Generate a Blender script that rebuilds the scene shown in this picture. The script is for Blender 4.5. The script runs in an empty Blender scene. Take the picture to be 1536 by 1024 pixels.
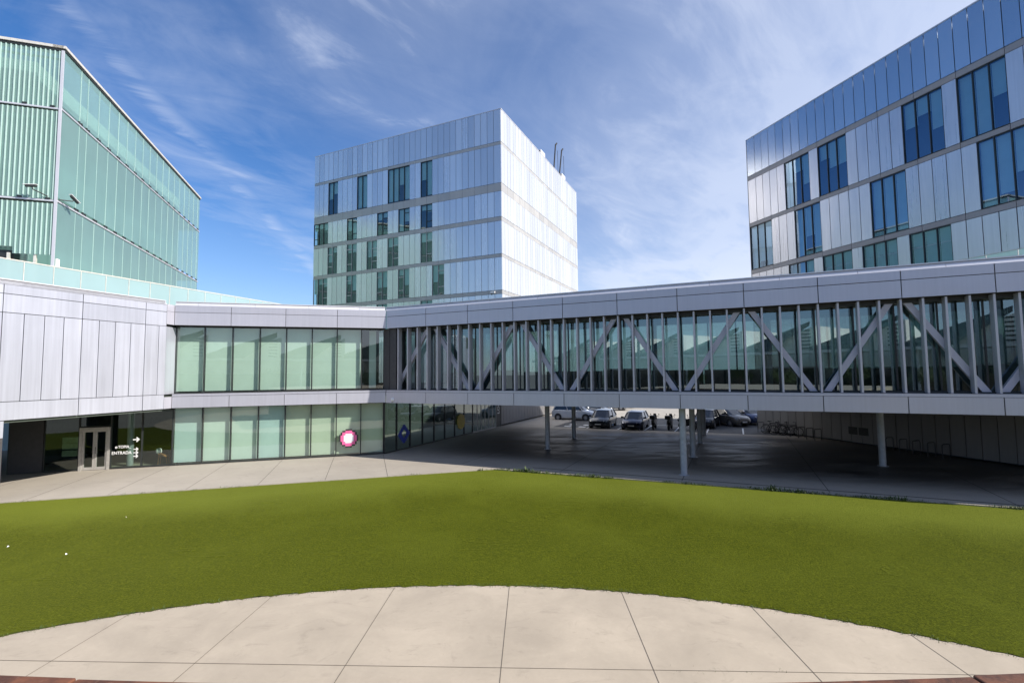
import bpy, bmesh, math, random
from mathutils import Vector, Matrix
random.seed(7)
SC = bpy.context.scene
COL = SC.collection
sin, cos, rad = math.sin, math.cos, math.radians

# ------------------------------------------------------------------ helpers
def D(az):
    a = rad(az); return Vector((sin(a), cos(a), 0))

class Fr:
    """a wall's own frame: u runs along the wall, v points out of it, z is up"""
    def __init__(s, o, au, ao):
        s.o = Vector((o[0], o[1], 0)); s.u = D(au); s.v = D(ao)
    def P(s, u, v, z):
        return s.o + s.u*u + s.v*v + Vector((0, 0, z))

WORLD = Fr((0, 0), 90, 0)

class MB:
    def __init__(s): s.v = []; s.f = []
    def box(s, fr, u0, u1, v0, v1, z0, z1, jit=0.0):
        b = len(s.v)
        for z in (z0, z1):
            for (u, v) in ((u0, v0), (u1, v0), (u1, v1), (u0, v1)):
                vv = v + (random.uniform(-jit, jit) if v == v1 else 0)
                s.v.append(fr.P(u, vv, z))
        for q in ((0,1,2,3),(4,5,6,7),(0,1,5,4),(1,2,6,5),(2,3,7,6),(3,0,4,7)):
            s.f.append([b+i for i in q])
        return s
    def hexa(s, pts):
        b = len(s.v); s.v += [Vector(p) for p in pts]
        for q in ((0,1,2,3),(4,5,6,7),(0,1,5,4),(1,2,6,5),(2,3,7,6),(3,0,4,7)):
            s.f.append([b+i for i in q])
        return s
    def quad(s, *pts):
        b = len(s.v); s.v += [Vector(p) for p in pts]; s.f.append(list(range(b, b+len(pts)))); return s
    def prism(s, poly, z0, z1):
        b = len(s.v); n = len(poly)
        for z in (z0, z1):
            for p in poly: s.v.append(Vector((p[0], p[1], z)))
        s.f.append([b+i for i in range(n)]); s.f.append([b+n+i for i in range(n)])
        for i in range(n):
            j = (i+1) % n; s.f.append([b+i, b+j, b+n+j, b+n+i])
        return s
    def tube(s, pts, r, n=8, closed=False, caps=True):
        pts = [Vector(p) for p in pts]; m = len(pts)
        rr = r if isinstance(r, (list, tuple)) else [r]*m
        base = len(s.v); up = None
        for i, p in enumerate(pts):
            a = pts[i-1] if (i > 0 or closed) else p
            c = pts[(i+1) % m] if (i < m-1 or closed) else p
            d = (c-a).normalized()
            ref = Vector((0,0,1)) if abs(d.z) < .95 else Vector((0,1,0))
            x = d.cross(ref).normalized(); y = d.cross(x)
            for k in range(n):
                t = 2*math.pi*k/n
                s.v.append(p + x*cos(t)*rr[i] + y*sin(t)*rr[i])
        for i in range(m if closed else m-1):
            for k in range(n):
                a = base+i*n+k; b = base+i*n+(k+1) % n
                c = base+((i+1) % m)*n+(k+1) % n; d = base+((i+1) % m)*n+k
                s.f.append([a, b, c, d])
        if caps and not closed:
            s.f.append([base+k for k in range(n)]); s.f.append([base+(m-1)*n+k for k in range(n)])
        return s
    def lathe(s, c, prof, n=20, axis=Vector((0,0,1))):
        """prof: list of (radius, offset along axis)"""
        axis = Vector(axis).normalized()
        x = axis.orthogonal().normalized(); y = axis.cross(x); c = Vector(c)
        b = len(s.v); m = len(prof)
        for (r, h) in prof:
            for k in range(n):
                t = 2*math.pi*k/n
                s.v.append(c + axis*h + (x*cos(t)+y*sin(t))*r)
        for i in range(m-1):
            for k in range(n):
                s.f.append([b+i*n+k, b+i*n+(k+1) % n, b+(i+1)*n+(k+1) % n, b+(i+1)*n+k])
        s.f.append([b+k for k in range(n)]); s.f.append([b+(m-1)*n+k for k in range(n)])
        return s
    def loft(s, rings, cap=True):
        b = len(s.v); n = len(rings[0])
        for r in rings: s.v += [Vector(p) for p in r]
        for i in range(len(rings)-1):
            for k in range(n):
                s.f.append([b+i*n+k, b+i*n+(k+1) % n, b+(i+1)*n+(k+1) % n, b+(i+1)*n+k])
        if cap:
            s.f.append([b+k for k in range(n)]); s.f.append([b+(len(rings)-1)*n+k for k in range(n)])
        return s
    def build(s, name, mat, parent=None, smooth=False, bevel=0, recalc=True):
        off = Vector((0,0,0)); p = parent
        while p is not None:
            if not p.get('_local'): off += p.location
            p = p.parent
        me = bpy.data.meshes.new(name)
        me.from_pydata([tuple(v-off) for v in s.v], [], s.f)
        if recalc:
            bm = bmesh.new(); bm.from_mesh(me)
            bmesh.ops.recalc_face_normals(bm, faces=bm.faces)
            bm.to_mesh(me); bm.free()
        if smooth:
            me.polygons.foreach_set('use_smooth', [True]*len(me.polygons))
            me.set_sharp_from_angle(angle=rad(40))
        me.materials.append(mat); me.update()
        o = bpy.data.objects.new(name, me); COL.objects.link(o)
        if parent: o.parent = parent
        if bevel:
            m = o.modifiers.new('bevel', 'BEVEL'); m.width = bevel; m.segments = 2; m.limit_method = 'ANGLE'
        return o

def thing(name, label, cat, loc=(0,0,0), rz=0, group=None, local=False):
    o = bpy.data.objects.new(name, None); COL.objects.link(o)
    o.location = loc; o.rotation_euler = (0,0,rz); o.empty_display_size = .3
    o['label'] = label; o['category'] = cat
    if group: o['group'] = group
    if local: o['_local'] = 1
    return o
def tag(o, label, cat, group=None):
    o['label'] = label; o['category'] = cat
    if group: o['group'] = group
    return o
def struct(o): o['kind'] = 'structure'; return o
def stuff(o): o['kind'] = 'stuff'; return o
def copy_tree(o, parent=None):
    c = o.copy(); COL.objects.link(c)
    if parent: c.parent = parent
    for ch in [x for x in SC.objects if x.parent == o]: copy_tree(ch, c)
    return c

# ------------------------------------------------------------------ materials
def nodes(name):
    m = bpy.data.materials.new(name); m.use_nodes = True
    nt = m.node_tree; return m, nt, nt.nodes, nt.links, nt.nodes['Principled BSDF']
def N(nt, t, **kw):
    n = nt.nodes.new(t)
    for k, v in kw.items():
        if k in n.inputs.keys(): n.inputs[k].default_value = v
        else: setattr(n, k, v)
    return n
def math_(nt, op, a, b=None, c=None, clamp=False):
    n = nt.nodes.new('ShaderNodeMath'); n.operation = op; n.use_clamp = clamp
    for i, x in enumerate((a, b, c)):
        if x is None: continue
        if isinstance(x, (int, float)): n.inputs[i].default_value = x
        else: nt.links.new(x, n.inputs[i])
    return n.outputs[0]
def pos(nt, scale=(1,1,1), rot=0):
    g = nt.nodes.new('ShaderNodeNewGeometry'); mp = nt.nodes.new('ShaderNodeMapping')
    mp.inputs['Scale'].default_value = scale; mp.inputs['Rotation'].default_value = (0,0,rot)
    mp.vector_type = 'TEXTURE' if False else 'POINT'
    nt.links.new(g.outputs['Position'], mp.inputs['Vector']); return mp.outputs[0]
def noise(nt, vec, scale, detail=4, rough=.55, dist=0):
    n = nt.nodes.new('ShaderNodeTexNoise'); n.inputs['Scale'].default_value = scale
    n.inputs['Detail'].default_value = detail; n.inputs['Roughness'].default_value = rough
    n.inputs['Distortion'].default_value = dist
    nt.links.new(vec, n.inputs['Vector']); return n.outputs['Fac']
def ramp(nt, fac, stops):
    r = nt.nodes.new('ShaderNodeValToRGB'); e = r.color_ramp.elements
    while len(e) < len(stops): e.new(.5)
    for i, (p, c) in enumerate(stops):
        e[i].position = p; e[i].color = (c, c, c, 1) if isinstance(c, (int, float)) else (*c, 1)
    nt.links.new(fac, r.inputs[0]); return r.outputs[0]
def mixc(nt, fac, a, b, mode='MIX'):
    n = nt.nodes.new('ShaderNodeMix'); n.data_type = 'RGBA'; n.blend_type = mode
    for s, x in ((n.inputs[0], fac), (n.inputs[6], a), (n.inputs[7], b)):
        if isinstance(x, (int, float)): s.default_value = x
        elif isinstance(x, tuple): s.default_value = (*x, 1)
        else: nt.links.new(x, s)
    return n.outputs[2]
def bump(nt, h, strength, dist=.02):
    b = nt.nodes.new('ShaderNodeBump'); b.inputs['Strength'].default_value = strength
    b.inputs['Distance'].default_value = dist; nt.links.new(h, b.inputs['Height']); return b.outputs[0]

def plain(name, c, rough=.5, metal=0.0, var=.12, vs=6, spec=.5):
    m, nt, nd, ln, b = nodes(name)
    f = noise(nt, pos(nt), vs, 5)
    c2 = tuple(x*(1-var) for x in c); c3 = tuple(min(1, x*(1+var)) for x in c)
    col = mixc(nt, ramp(nt, f, [(.3, 0.), (.7, 1.)]), c2, c3)
    ln.new(col, b.inputs['Base Color'])
    b.inputs['Roughness'].default_value = rough; b.inputs['Metallic'].default_value = metal
    b.inputs['Specular IOR Level'].default_value = spec
    return m

def panel(name, c, metal, rough, rnd=.12, streak=.12, wob=.06, rrnd=.08, warm=.0):
    """sheet-metal cladding: one tint per sheet, rain streaks, slightly uneven sheet"""
    m, nt, nd, ln, b = nodes(name)
    g = nt.nodes.new('ShaderNodeNewGeometry')
    isl = g.outputs['Random Per Island']
    st = noise(nt, pos(nt, (9, 9, .25)), 1.0, 6, .6)
    blot = noise(nt, pos(nt, (.7, .7, .5)), 1.0, 4, .55)
    k = math_(nt, 'ADD', math_(nt, 'MULTIPLY', math_(nt, 'SUBTRACT', isl, .5), 2*rnd), 1.0)
    k = math_(nt, 'ADD', k, math_(nt, 'MULTIPLY', math_(nt, 'SUBTRACT', st, .5), 2*streak))
    k = math_(nt, 'ADD', k, math_(nt, 'MULTIPLY', math_(nt, 'SUBTRACT', blot, .5), 1.2*streak))
    vm = nt.nodes.new('ShaderNodeVectorMath'); vm.operation = 'SCALE'; vm.inputs[0].default_value = c
    ln.new(k, vm.inputs['Scale'])
    ln.new(vm.outputs[0], b.inputs['Base Color'])
    b.inputs['Metallic'].default_value = metal
    r = math_(nt, 'ADD', math_(nt, 'MULTIPLY', math_(nt, 'SUBTRACT', isl, .5), 2*rrnd), rough)
    r = math_(nt, 'ADD', r, math_(nt, 'MULTIPLY', math_(nt, 'SUBTRACT', st, .5), min(.18, streak*1.6)), clamp=True)
    ln.new(r, b.inputs['Roughness'])
    big = noise(nt, pos(nt, (1.1, 1.1, .8)), 1.0, 2, .4)
    ln.new(bump(nt, big, wob, .25), b.inputs['Normal'])
    return m

def glass(name, tint=(.72, .86, .8), refl=(1, 1, 1), base=.06, gain=1.0, rough=.0, wob=.0, ior=1.55):
    m, nt, nd, ln, b = nodes(name)
    nd.remove(b)
    tr = N(nt, 'ShaderNodeBsdfTransparent', Color=(*tint, 1))
    gl = N(nt, 'ShaderNodeBsdfGlossy', Color=(*refl, 1), Roughness=rough)
    lw_ = N(nt, 'ShaderNodeLayerWeight', Blend=.5)
    f5 = math_(nt, 'POWER', lw_.outputs['Facing'], 5.0)
    f0 = ((ior-1)/(ior+1))**2
    if wob:
        g = nt.nodes.new('ShaderNodeNewGeometry')
        bp = bump(nt, noise(nt, pos(nt, (.5, .5, .5)), 1.0, 2, .4), wob, .2)
        ln.new(bp, gl.inputs['Normal'])
    f = math_(nt, 'MULTIPLY_ADD', f5, (1-f0-base)*gain*.9, f0*gain+base, clamp=True)
    mx = nt.nodes.new('ShaderNodeMixShader')
    ln.new(f, mx.inputs[0]); ln.new(tr.outputs[0], mx.inputs[1]); ln.new(gl.outputs[0], mx.inputs[2])
    ln.new(mx.outputs[0], nd['Material Output'].inputs['Surface'])
    return m

M = {}
M['wing'] = panel('brushed_cladding', (.555, .565, .64), .5, .36, .03, .17, .03, .03)
M['fascia'] = panel('fascia_cladding', (.51, .505, .565), .45, .42, .035, .09, .02, .03)
M['lip'] = panel('roof_edge_sheet', (.62, .62, .66), .35, .45, .03, .06, .02)
M['fin'] = panel('fin_aluminium', (.50, .49, .52), .35, .45, .05, .05, .0)
M['brace'] = panel('brace_paint', (.56, .55, .61), .2, .45, .04, .05, .0)
M['tower'] = panel('tower_sheet', (.76, .77, .79), .64, .25, .08, .05, .0, .05)
M['tower_band'] = panel('tower_band_sheet', (.43, .425, .42), .3, .5, .05, .12, .0)
M['rb'] = panel('office_sheet', (.60, .59, .62), .6, .32, .05, .15, .0, .04)
M['rb_top'] = panel('office_parapet_sheet', (.50, .53, .58), .82, .24, .05, .015, .0, .03)
M['rb_band'] = panel('office_band_sheet', (.33, .31, .31), .25, .55, .05, .12, .0)
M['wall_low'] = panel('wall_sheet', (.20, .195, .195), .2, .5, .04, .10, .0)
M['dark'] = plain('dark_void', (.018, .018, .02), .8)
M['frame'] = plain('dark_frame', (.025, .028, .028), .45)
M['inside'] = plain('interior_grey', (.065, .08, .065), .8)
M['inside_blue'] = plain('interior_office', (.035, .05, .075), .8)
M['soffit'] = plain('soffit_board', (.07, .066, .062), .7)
M['roofing'] = plain('roof_gravel', (.30, .30, .30), .9)
M['doorframe'] = plain('door_aluminium', (.50, .48, .45), .4, .5)
M['column'] = plain('column_steel_paint', (.33, .35, .38), .45, .2)
M['white'] = plain('white_vinyl', (.82, .82, .82), .6, 0, .02)
M['greypanel'] = plain('grey_board', (.055, .053, .055), .55)
M['blind_a'] = plain('blind_mint', (.50, .57, .51), .85, 0, .04, 1.2)
M['blind_b'] = plain('blind_sage', (.50, .53, .43), .85, 0, .04, 1.2)
M['blind_c'] = plain('blind_aqua', (.43, .53, .51), .85, 0, .04, 1.2)
M['blind_t'] = plain('blind_office', (.58, .70, .70), .85, 0, .06, 1.2)
M['cab'] = plain('cabinet_green', (.35, .45, .33), .6)
M['wood'] = plain('orange_wood', (.45, .20, .07), .5)
M['glass_mf'] = glass('glass_green', (.83, .93, .885), (.95, 1, .98), .09, 1.0, 0, .012)
M['glass_lo'] = glass('glass_entrance', (.62, .74, .66), (.85, .95, .92), .06, 1.1, 0, .01)
M['glass_br'] = glass('glass_bridge', (.36, .48, .46), (.60, .74, .80), .21, 1.1, 0, .004)
M['glass_under'] = glass('glass_underpass', (.35, .46, .44), (.80, .88, .86), .22, 1.1, 0, .012)
M['glass_t'] = glass('glass_tower', (.62, .78, .78), (.62, .80, .86), .14, 1.0, 0, .02)
M['glass_r'] = glass('glass_office', (.60, .76, .80), (.46, .62, .82), .20, 1.0, 0, .006)
M['rail'] = plain('rail_pale', (.72, .68, .60), .4, .3)

def translucent_glass(name, c, t):
    m, nt, nd, ln, b = nodes(name)
    nd.remove(b)
    v = noise(nt, pos(nt, (.5, .5, .25)), 1.0, 4, .55)
    g = nt.nodes.new('ShaderNodeNewGeometry')
    k = math_(nt, 'ADD', math_(nt, 'MULTIPLY', v, .5), math_(nt, 'MULTIPLY', g.outputs['Random Per Island'], .14))
    col = mixc(nt, k, tuple(x*.8 for x in c), tuple(min(1, x*1.25) for x in c))
    df = nt.nodes.new('ShaderNodeBsdfDiffuse'); ln.new(col, df.inputs['Color'])
    tl = nt.nodes.new('ShaderNodeBsdfTranslucent'); ln.new(col, tl.inputs['Color'])
    tr = N(nt, 'ShaderNodeBsdfTransparent', Color=(.76, .91, .88, 1))
    gl = N(nt, 'ShaderNodeBsdfGlossy', Color=(1, 1, 1, 1), Roughness=.12)
    a = nt.nodes.new('ShaderNodeMixShader'); a.inputs[0].default_value = .35
    ln.new(df.outputs[0], a.inputs[1]); ln.new(tl.outputs[0], a.inputs[2])
    bsh = nt.nodes.new('ShaderNodeMixShader'); bsh.inputs[0].default_value = t
    ln.new(a.outputs[0], bsh.inputs[1]); ln.new(tr.outputs[0], bsh.inputs[2])
    cs = nt.nodes.new('ShaderNodeMixShader')
    lw_ = N(nt, 'ShaderNodeLayerWeight', Blend=.5)
    ln.new(math_(nt, 'MULTIPLY_ADD', math_(nt, 'POWER', lw_.outputs['Facing'], 5.0), .85, .045), cs.inputs[0]); ln.new(bsh.outputs[0], cs.inputs[1]); ln.new(gl.outputs[0], cs.inputs[2])
    ln.new(cs.outputs[0], nd['Material Output'].inputs['Surface'])
    return m
M['skin'] = translucent_glass('frosted_glass_skin', (.38, .57, .545), .50)
M['skin_u'] = translucent_glass('channel_glass', (.36, .52, .48), .42)
M['rail_glass'] = translucent_glass('frosted_rail_glass', (.50, .66, .68), .25)
M['green_core'] = plain('pale_green_backing', (.55, .68, .66), .8, 0, .06, .8)
M['channel_rib'] = plain('channel_rib', (.44, .60, .55), .4, 0, .05, 3)

# concrete paving
def concrete(name, c, var=.10, shade_damp=False, rough=.75):
    m, nt, nd, ln, b = nodes(name)
    a = noise(nt, pos(nt), .55, 8, .62, .4); d = noise(nt, pos(nt), 14, 6, .6)
    e = noise(nt, pos(nt), 2.2, 6, .65, 1.0)
    k = mixc(nt, ramp(nt, a, [(.3, 0.), (.72, 1.)]), tuple(x*(1-var) for x in c), tuple(x*(1+var*.6) for x in c))
    k = mixc(nt, math_(nt, 'MULTIPLY', ramp(nt, d, [(.35, 0.), (.8, 1.)]), .18), k, tuple(x*.72 for x in c))
    k = mixc(nt, math_(nt, 'MULTIPLY', ramp(nt, e, [(.62, 0.), (.72, 1.)]), .22), k, tuple(x*.6 for x in c))
    sc_ = noise(nt, pos(nt, (1, 1.7, 1), .4), 1.1, 9, .72, 1.6)
    k = mixc(nt, math_(nt, 'MULTIPLY', ramp(nt, sc_, [(.56, 0.), (.72, 1.)]), .5), k, tuple(x*.55 for x in c))
    k = mixc(nt, math_(nt, 'MULTIPLY', ramp(nt, sc_, [(.28, 1.), (.38, 0.)]), .35), k, tuple(min(1, x*1.22) for x in c))
    b.inputs['Roughness'].default_value = rough
    if shade_damp:
        # shade painted into the slab colour under the deck, plus damp, oily patches (distance from the lawn edge and from the wing)
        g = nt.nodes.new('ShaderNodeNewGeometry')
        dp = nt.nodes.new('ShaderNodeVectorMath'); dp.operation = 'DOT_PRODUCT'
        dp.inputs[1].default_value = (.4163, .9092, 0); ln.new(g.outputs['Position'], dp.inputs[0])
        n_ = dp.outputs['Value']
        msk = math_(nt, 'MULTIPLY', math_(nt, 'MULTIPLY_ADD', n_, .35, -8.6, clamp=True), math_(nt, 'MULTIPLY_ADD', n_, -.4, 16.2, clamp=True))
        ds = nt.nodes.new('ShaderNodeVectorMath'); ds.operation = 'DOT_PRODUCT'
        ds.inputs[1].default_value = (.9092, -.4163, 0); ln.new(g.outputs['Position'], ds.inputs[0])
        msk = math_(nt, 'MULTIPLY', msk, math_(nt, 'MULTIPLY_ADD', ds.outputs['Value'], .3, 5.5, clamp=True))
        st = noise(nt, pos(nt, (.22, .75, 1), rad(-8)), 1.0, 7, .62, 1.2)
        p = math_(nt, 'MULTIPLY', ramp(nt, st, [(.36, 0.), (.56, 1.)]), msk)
        k = mixc(nt, math_(nt, 'MULTIPLY', msk, .9), k, tuple(x*.42 for x in c))  # even under-deck shade put into the base colour
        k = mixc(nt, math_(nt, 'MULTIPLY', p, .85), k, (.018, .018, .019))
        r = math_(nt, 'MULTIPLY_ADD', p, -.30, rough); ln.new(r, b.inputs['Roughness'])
    ln.new(k, b.inputs['Base Color'])
    ln.new(bump(nt, d, .12, .01), b.inputs['Normal'])
    return m
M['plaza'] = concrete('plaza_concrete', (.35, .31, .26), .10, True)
M['disc'] = concrete('terrace_concrete', (.425, .36, .28), .18)
M['asphalt'] = plain('asphalt', (.085, .083, .08), .85, 0, .25, 3)
M['lot'] = plain('worn_lot_surface', (.30, .28, .25), .9, 0, .12, .6)
M['groundfar'] = plain('far_ground', (.20, .19, .17), .95, 0, .15, .05)
M['joint'] = plain('joint_dark', (.07, .065, .055), .9)
M['paint'] = plain('road_paint', (.72, .72, .70), .7, 0, .1, 5)
M['paint_blue'] = plain('blue_paint', (.06, .16, .36), .7)

def grass_mat():
    m, nt, nd, ln, b = nodes('artificial_turf')
    fine = noise(nt, pos(nt), 22, 6, .75); mid = noise(nt, pos(nt), 5, 5, .6); big = noise(nt, pos(nt), .35, 4, .6, .5)
    k = mixc(nt, ramp(nt, fine, [(.36, 0.), (.64, 1.)]), (.022, .030, .0012), (.100, .114, .006))
    k = mixc(nt, math_(nt, 'MULTIPLY', ramp(nt, mid, [(.35, 0.), (.75, 1.)]), .5), k, (.030, .044, .002))
    k = mixc(nt, math_(nt, 'MULTIPLY', ramp(nt, big, [(.35, 0.), (.7, 1.)]), .35), k, (.078, .092, .005))
    at_ = nt.nodes.new('ShaderNodeAttribute'); at_.attribute_name = 'far_lit'
    lit_mix = math_(nt, 'ADD', at_.outputs['Fac'], math_(nt, 'MULTIPLY', math_(nt, 'SUBTRACT', big, .5), .9), clamp=True)
    k = mixc(nt, math_(nt, 'MULTIPLY', lit_mix, .62), k, mixc(nt, fine, (.088, .11, .010), (.18, .205, .028)))  # paler turf colour paints the brighter look of the far strip
    ln.new(k, b.inputs['Base Color']); b.inputs['Roughness'].default_value = .8
    b.inputs['Specular IOR Level'].default_value = .06
    b.inputs['Sheen Weight'].default_value = .07; b.inputs['Sheen Tint'].default_value = (.7, .75, .12, 1)
    b.inputs['Sheen Roughness'].default_value = .35
    wn = noise(nt, pos(nt, (.22, .8, 1), rad(10)), 1.0, 4, .5, 1.2)
    rdg = ramp(nt, math_(nt, 'ABSOLUTE', math_(nt, 'SUBTRACT', wn, .5)), [(.0, 1.), (.018, 0.)])
    gate = ramp(nt, noise(nt, pos(nt), .45, 3, .5), [(.52, 0.), (.62, 1.)])
    h = math_(nt, 'ADD', math_(nt, 'MULTIPLY', fine, .8), math_(nt, 'MULTIPLY', math_(nt, 'MULTIPLY', rdg, gate), .55))
    ln.new(bump(nt, h, .7, .06), b.inputs['Normal'])
    return m
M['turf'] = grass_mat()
M['weed'] = plain('weed_leaf', (.05, .085, .012), .7, 0, .4, 30)
def rust_mat():
    m, nt, nd, ln, b = nodes('weathering_steel')
    a = noise(nt, pos(nt), 7, 8, .65, .6); c = noise(nt, pos(nt), 40, 5, .6)
    k = mixc(nt, ramp(nt, a, [(.35, 0.), (.68, 1.)]), (.055, .022, .014), (.17, .062, .030))
    k = mixc(nt, math_(nt, 'MULTIPLY', ramp(nt, c, [(.55, 0.), (.75, 1.)]), .35), k, (.26, .14, .09))
    ln.new(k, b.inputs['Base Color']); b.inputs['Roughness'].default_value = .75
    ln.new(bump(nt, c, .3, .01), b.inputs['Normal']); return m
M['rust'] = rust_mat()

# ------------------------------------------------------------------ key geometry (metres; camera over x=y=0)
AZB = 114.6                                   # the footbridge runs along this bearing
dB = D(AZB); nB = D(24.6)
BR = Fr(nB*23.4, AZB, AZB+90)                 # bridge front face, v towards the lawn
MFC = Vector((-7.78, 29.63, 0))
MF = Fr(MFC, 73.4, 163.4)                     # two-storey glazed front
LF = Fr((-18.23, 25.53), 19.2, 109.2)         # panelled front of the wing
TC = Vector((-.85, 44.68, 0))
TL = Fr(TC, -65.4, 204.6); TR = Fr(TC, 24.6, 114.6)
RB = Fr((22.36, 30.82), -17.6, 252.4)
GC = Vector((-30.53, 32, 0))
GR = Fr(GC, -17.5, 72.5); GF = Fr(GC, 252.5, 162.5)
def sn(s, n, z=0): return dB*s + nB*n + Vector((0, 0, z))

# ------------------------------------------------------------------ setting: ground
struct(MB().box(WORLD, -900, 900, -900, 900, -1.3, -1.2).build('ground', M['groundfar']))
APEX = Vector((-1.0, 24.73, 0)); EL = D(253.6); ER = D(113.0)
pl_ = [APEX, APEX+ER*60, sn(64, 40.9), sn(-14.8, 40.9), sn(-14.8, 90), sn(-60, 90), sn(-90, 40), APEX+EL*70]
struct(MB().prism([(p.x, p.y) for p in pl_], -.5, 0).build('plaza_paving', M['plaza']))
q = [sn(-14.78, 40.92), sn(70, 40.92), sn(70, 52.0), sn(-14.78, 52.0)]
struct(MB().prism([(p.x, p.y) for p in q], -.6, -.06).build('car_park', M['asphalt']))
q = [sn(-14.78, 52.0), sn(70, 52.0), sn(90, 170), sn(-14.78, 170)]
struct(MB().prism([(p.x, p.y) for p in q], -.6, -.06).build('car_park_far_side', M['lot']))
# paving joints: recessed dark lines laid as strips
jm = MB()
def strip(mb, a, b, w, z=.004):
    a = Vector(a); b = Vector(b); d = (b-a).normalized(); x = Vector((-d.y, d.x, 0))*w/2
    mb.quad(*[Vector((p.x, p.y, z)) for p in (a-x, b-x, b+x, a+x)])
for k in range(-12, 1):
    u = -.05+2.77*k*1.0
    p = MF.P(u, .06, 0)
    # run out to the lawn edge
    t = ((APEX-p).dot(D(163.6)))/(D(163.6).dot(D(163.6)))
    strip(jm, p, p+D(163.4)*max(.3, t-.05), .02)
for s in (-13.4, -7.9, -2.3, 3.2, 8.8, 14.3):
    strip(jm, sn(s, 22.75), sn(s, 40.5), .03)
for n in (28.9, 34.6):
    strip(jm, sn(-19.2, n), sn(9.2, n), .025)
struct(jm.build('paving_joints', M['joint']))
dc = MB(); strip(dc, sn(-9.5, 23.12), sn(24, 23.12), .10, .005)
struct(dc.build('drain_channel', M['joint']))
# round concrete floor below the lawn
CC = Vector((-1.57, -7.11, 0)); CR = 19.4; ZD = -.40
m = MB(); m.prism([(CC.x+(CR+.02)*sin(rad(a)), CC.y+(CR+.02)*cos(rad(a))) for a in range(0, 360, 2)], ZD-.3, ZD)
struct(m.build('round_paving', M['disc']))
jm = MB()
for x in (-11.3, -8.55, -5.83, -3.05, -.25, 2.42, 5.14, 7.72, 10.5):
    d = D(2.2); o = Vector((x, 9, 0))
    # stop at the rim of the circle
    bq = (o-CC).dot(d); cq = (o-CC).length_squared-CR*CR; t1 = -bq+math.sqrt(max(0, bq*bq-cq))
    strip(jm, o-d*7, o+d*(t1-.03), .014, ZD+.004)
d = D(92.4); o = Vector((-.39, 8.95, 0)); strip(jm, o-d*14, o+d*14, .014, ZD+.004)
struct(jm.build('round_paving_joints', plain('joint_pale', (.13, .11, .085), .9)))

# lawn between the two paved edges and the round floor
def lawn():
    nphi, nr = 620, 70
    vs, fs = [], []
    rnd = random.Random(3)
    nL = Vector((EL.y, -EL.x, 0)); nR = Vector((-ER.y, ER.x, 0))
    wav = [(rnd.uniform(.3, 1.3), rnd.uniform(-1.3, 1.3), rnd.uniform(0, 6), rnd.uniform(.004, .012)) for _ in range(14)]
    for i in range(nphi+1):
        a = -82+164*i/nphi; d = D(a)
        rm = 52.0
        for e in (EL, ER):
            # ray CC + d*r meets line APEX + e*t
            den = d.x*e.y-d.y*e.x
            if abs(den) > 1e-6:
                w = APEX-CC; r = (w.x*e.y-w.y*e.x)/den
                if r > 0: rm = min(rm, r)
        rm = max(rm, CR+.4)
        for j in range(nr+1):
            t = j/nr; r = CR+(rm-CR)*t
            p = CC+d*(r+((rnd.uniform(-.03, .035)+.02*sin(i*.9)) if j == 0 else 0))
            q = min(1, max(0, (1-t-.16)/.62)); s = q*q*(3-2*q)
            z = -.035+(ZD+.012+.035)*s
            z += sum(A*sin(kx*p.x+ky*p.y+ph) for kx, ky, ph, A in wav)*(.35+.65*s) if 0 < j < nr else 0
            vs.append((p.x, p.y, z))
    for i in range(nphi):
        for j in range(nr):
            a = i*(nr+1)+j; fs.append([a, a+1, a+nr+2, a+nr+1])
    m = MB(); m.v = [Vector(v) for v in vs]; m.f = fs
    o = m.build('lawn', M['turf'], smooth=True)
    at_ = o.data.attributes.new('far_lit', 'FLOAT', 'POINT')
    # grazing-view brightness painted as a paler strip along the two far edges
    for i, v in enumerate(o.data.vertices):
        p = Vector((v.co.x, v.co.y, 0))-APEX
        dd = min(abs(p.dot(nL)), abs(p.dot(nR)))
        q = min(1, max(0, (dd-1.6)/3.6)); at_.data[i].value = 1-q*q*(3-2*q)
    return struct(o)
lawn()
# weeds and loose blades along the lawn edges
def weeds():
    m = MB(); rnd = random.Random(11)
    def tuft(p, h, n):
        for _ in range(n):
            a = rnd.uniform(0, 6.28); l = rnd.uniform(.3, 1)*h; w = l*rnd.uniform(.12, .3)
            b = p+Vector((rnd.gauss(0, .05), rnd.gauss(0, .05), 0))
            t = b+Vector((cos(a)*l*.7, sin(a)*l*.7, l)); x = Vector((-sin(a), cos(a), 0))*w
            m.quad(b-x*.5, b+x*.5, t+x*.2, t-x*.2)
    for e, L, side in ((EL, 30, 1), (ER, 22, -1)):
        x = 0
        while x < L:
            x += rnd.expovariate(40 if side < 0 else 10)
            big = rnd.random() < (.02 if side < 0 else .03)
            k = .5+.5*sin(x*1.7+side)+.3*sin(x*.6)
            h = (.075 if big else .045)*(.6+.8*rnd.random())*(.5+max(0, k))*(1.25 if side < 0 else .8)
            tuft(APEX+e*x+Vector((0, -.01+rnd.gauss(0, .04), -.02)), h*(1.25 if side < 0 else 1), 26 if big else 8)
    a = -60
    while a < 60:
        a += rnd.expovariate(22)
        tuft(CC+D(a)*(CR+rnd.uniform(-.02, .05))+Vector((0, 0, ZD)), rnd.choice((.012, .02, .02, .03, .05)), 7)
    for u in (3.2, 3.6, 3.9, 4.4, 5.0):
        tuft(Vector((-.39, 8.95, ZD))+D(92.4)*u, .03, 8)
    return stuff(m.build('edge_weeds', M['weed'], recalc=False))
weeds()

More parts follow.
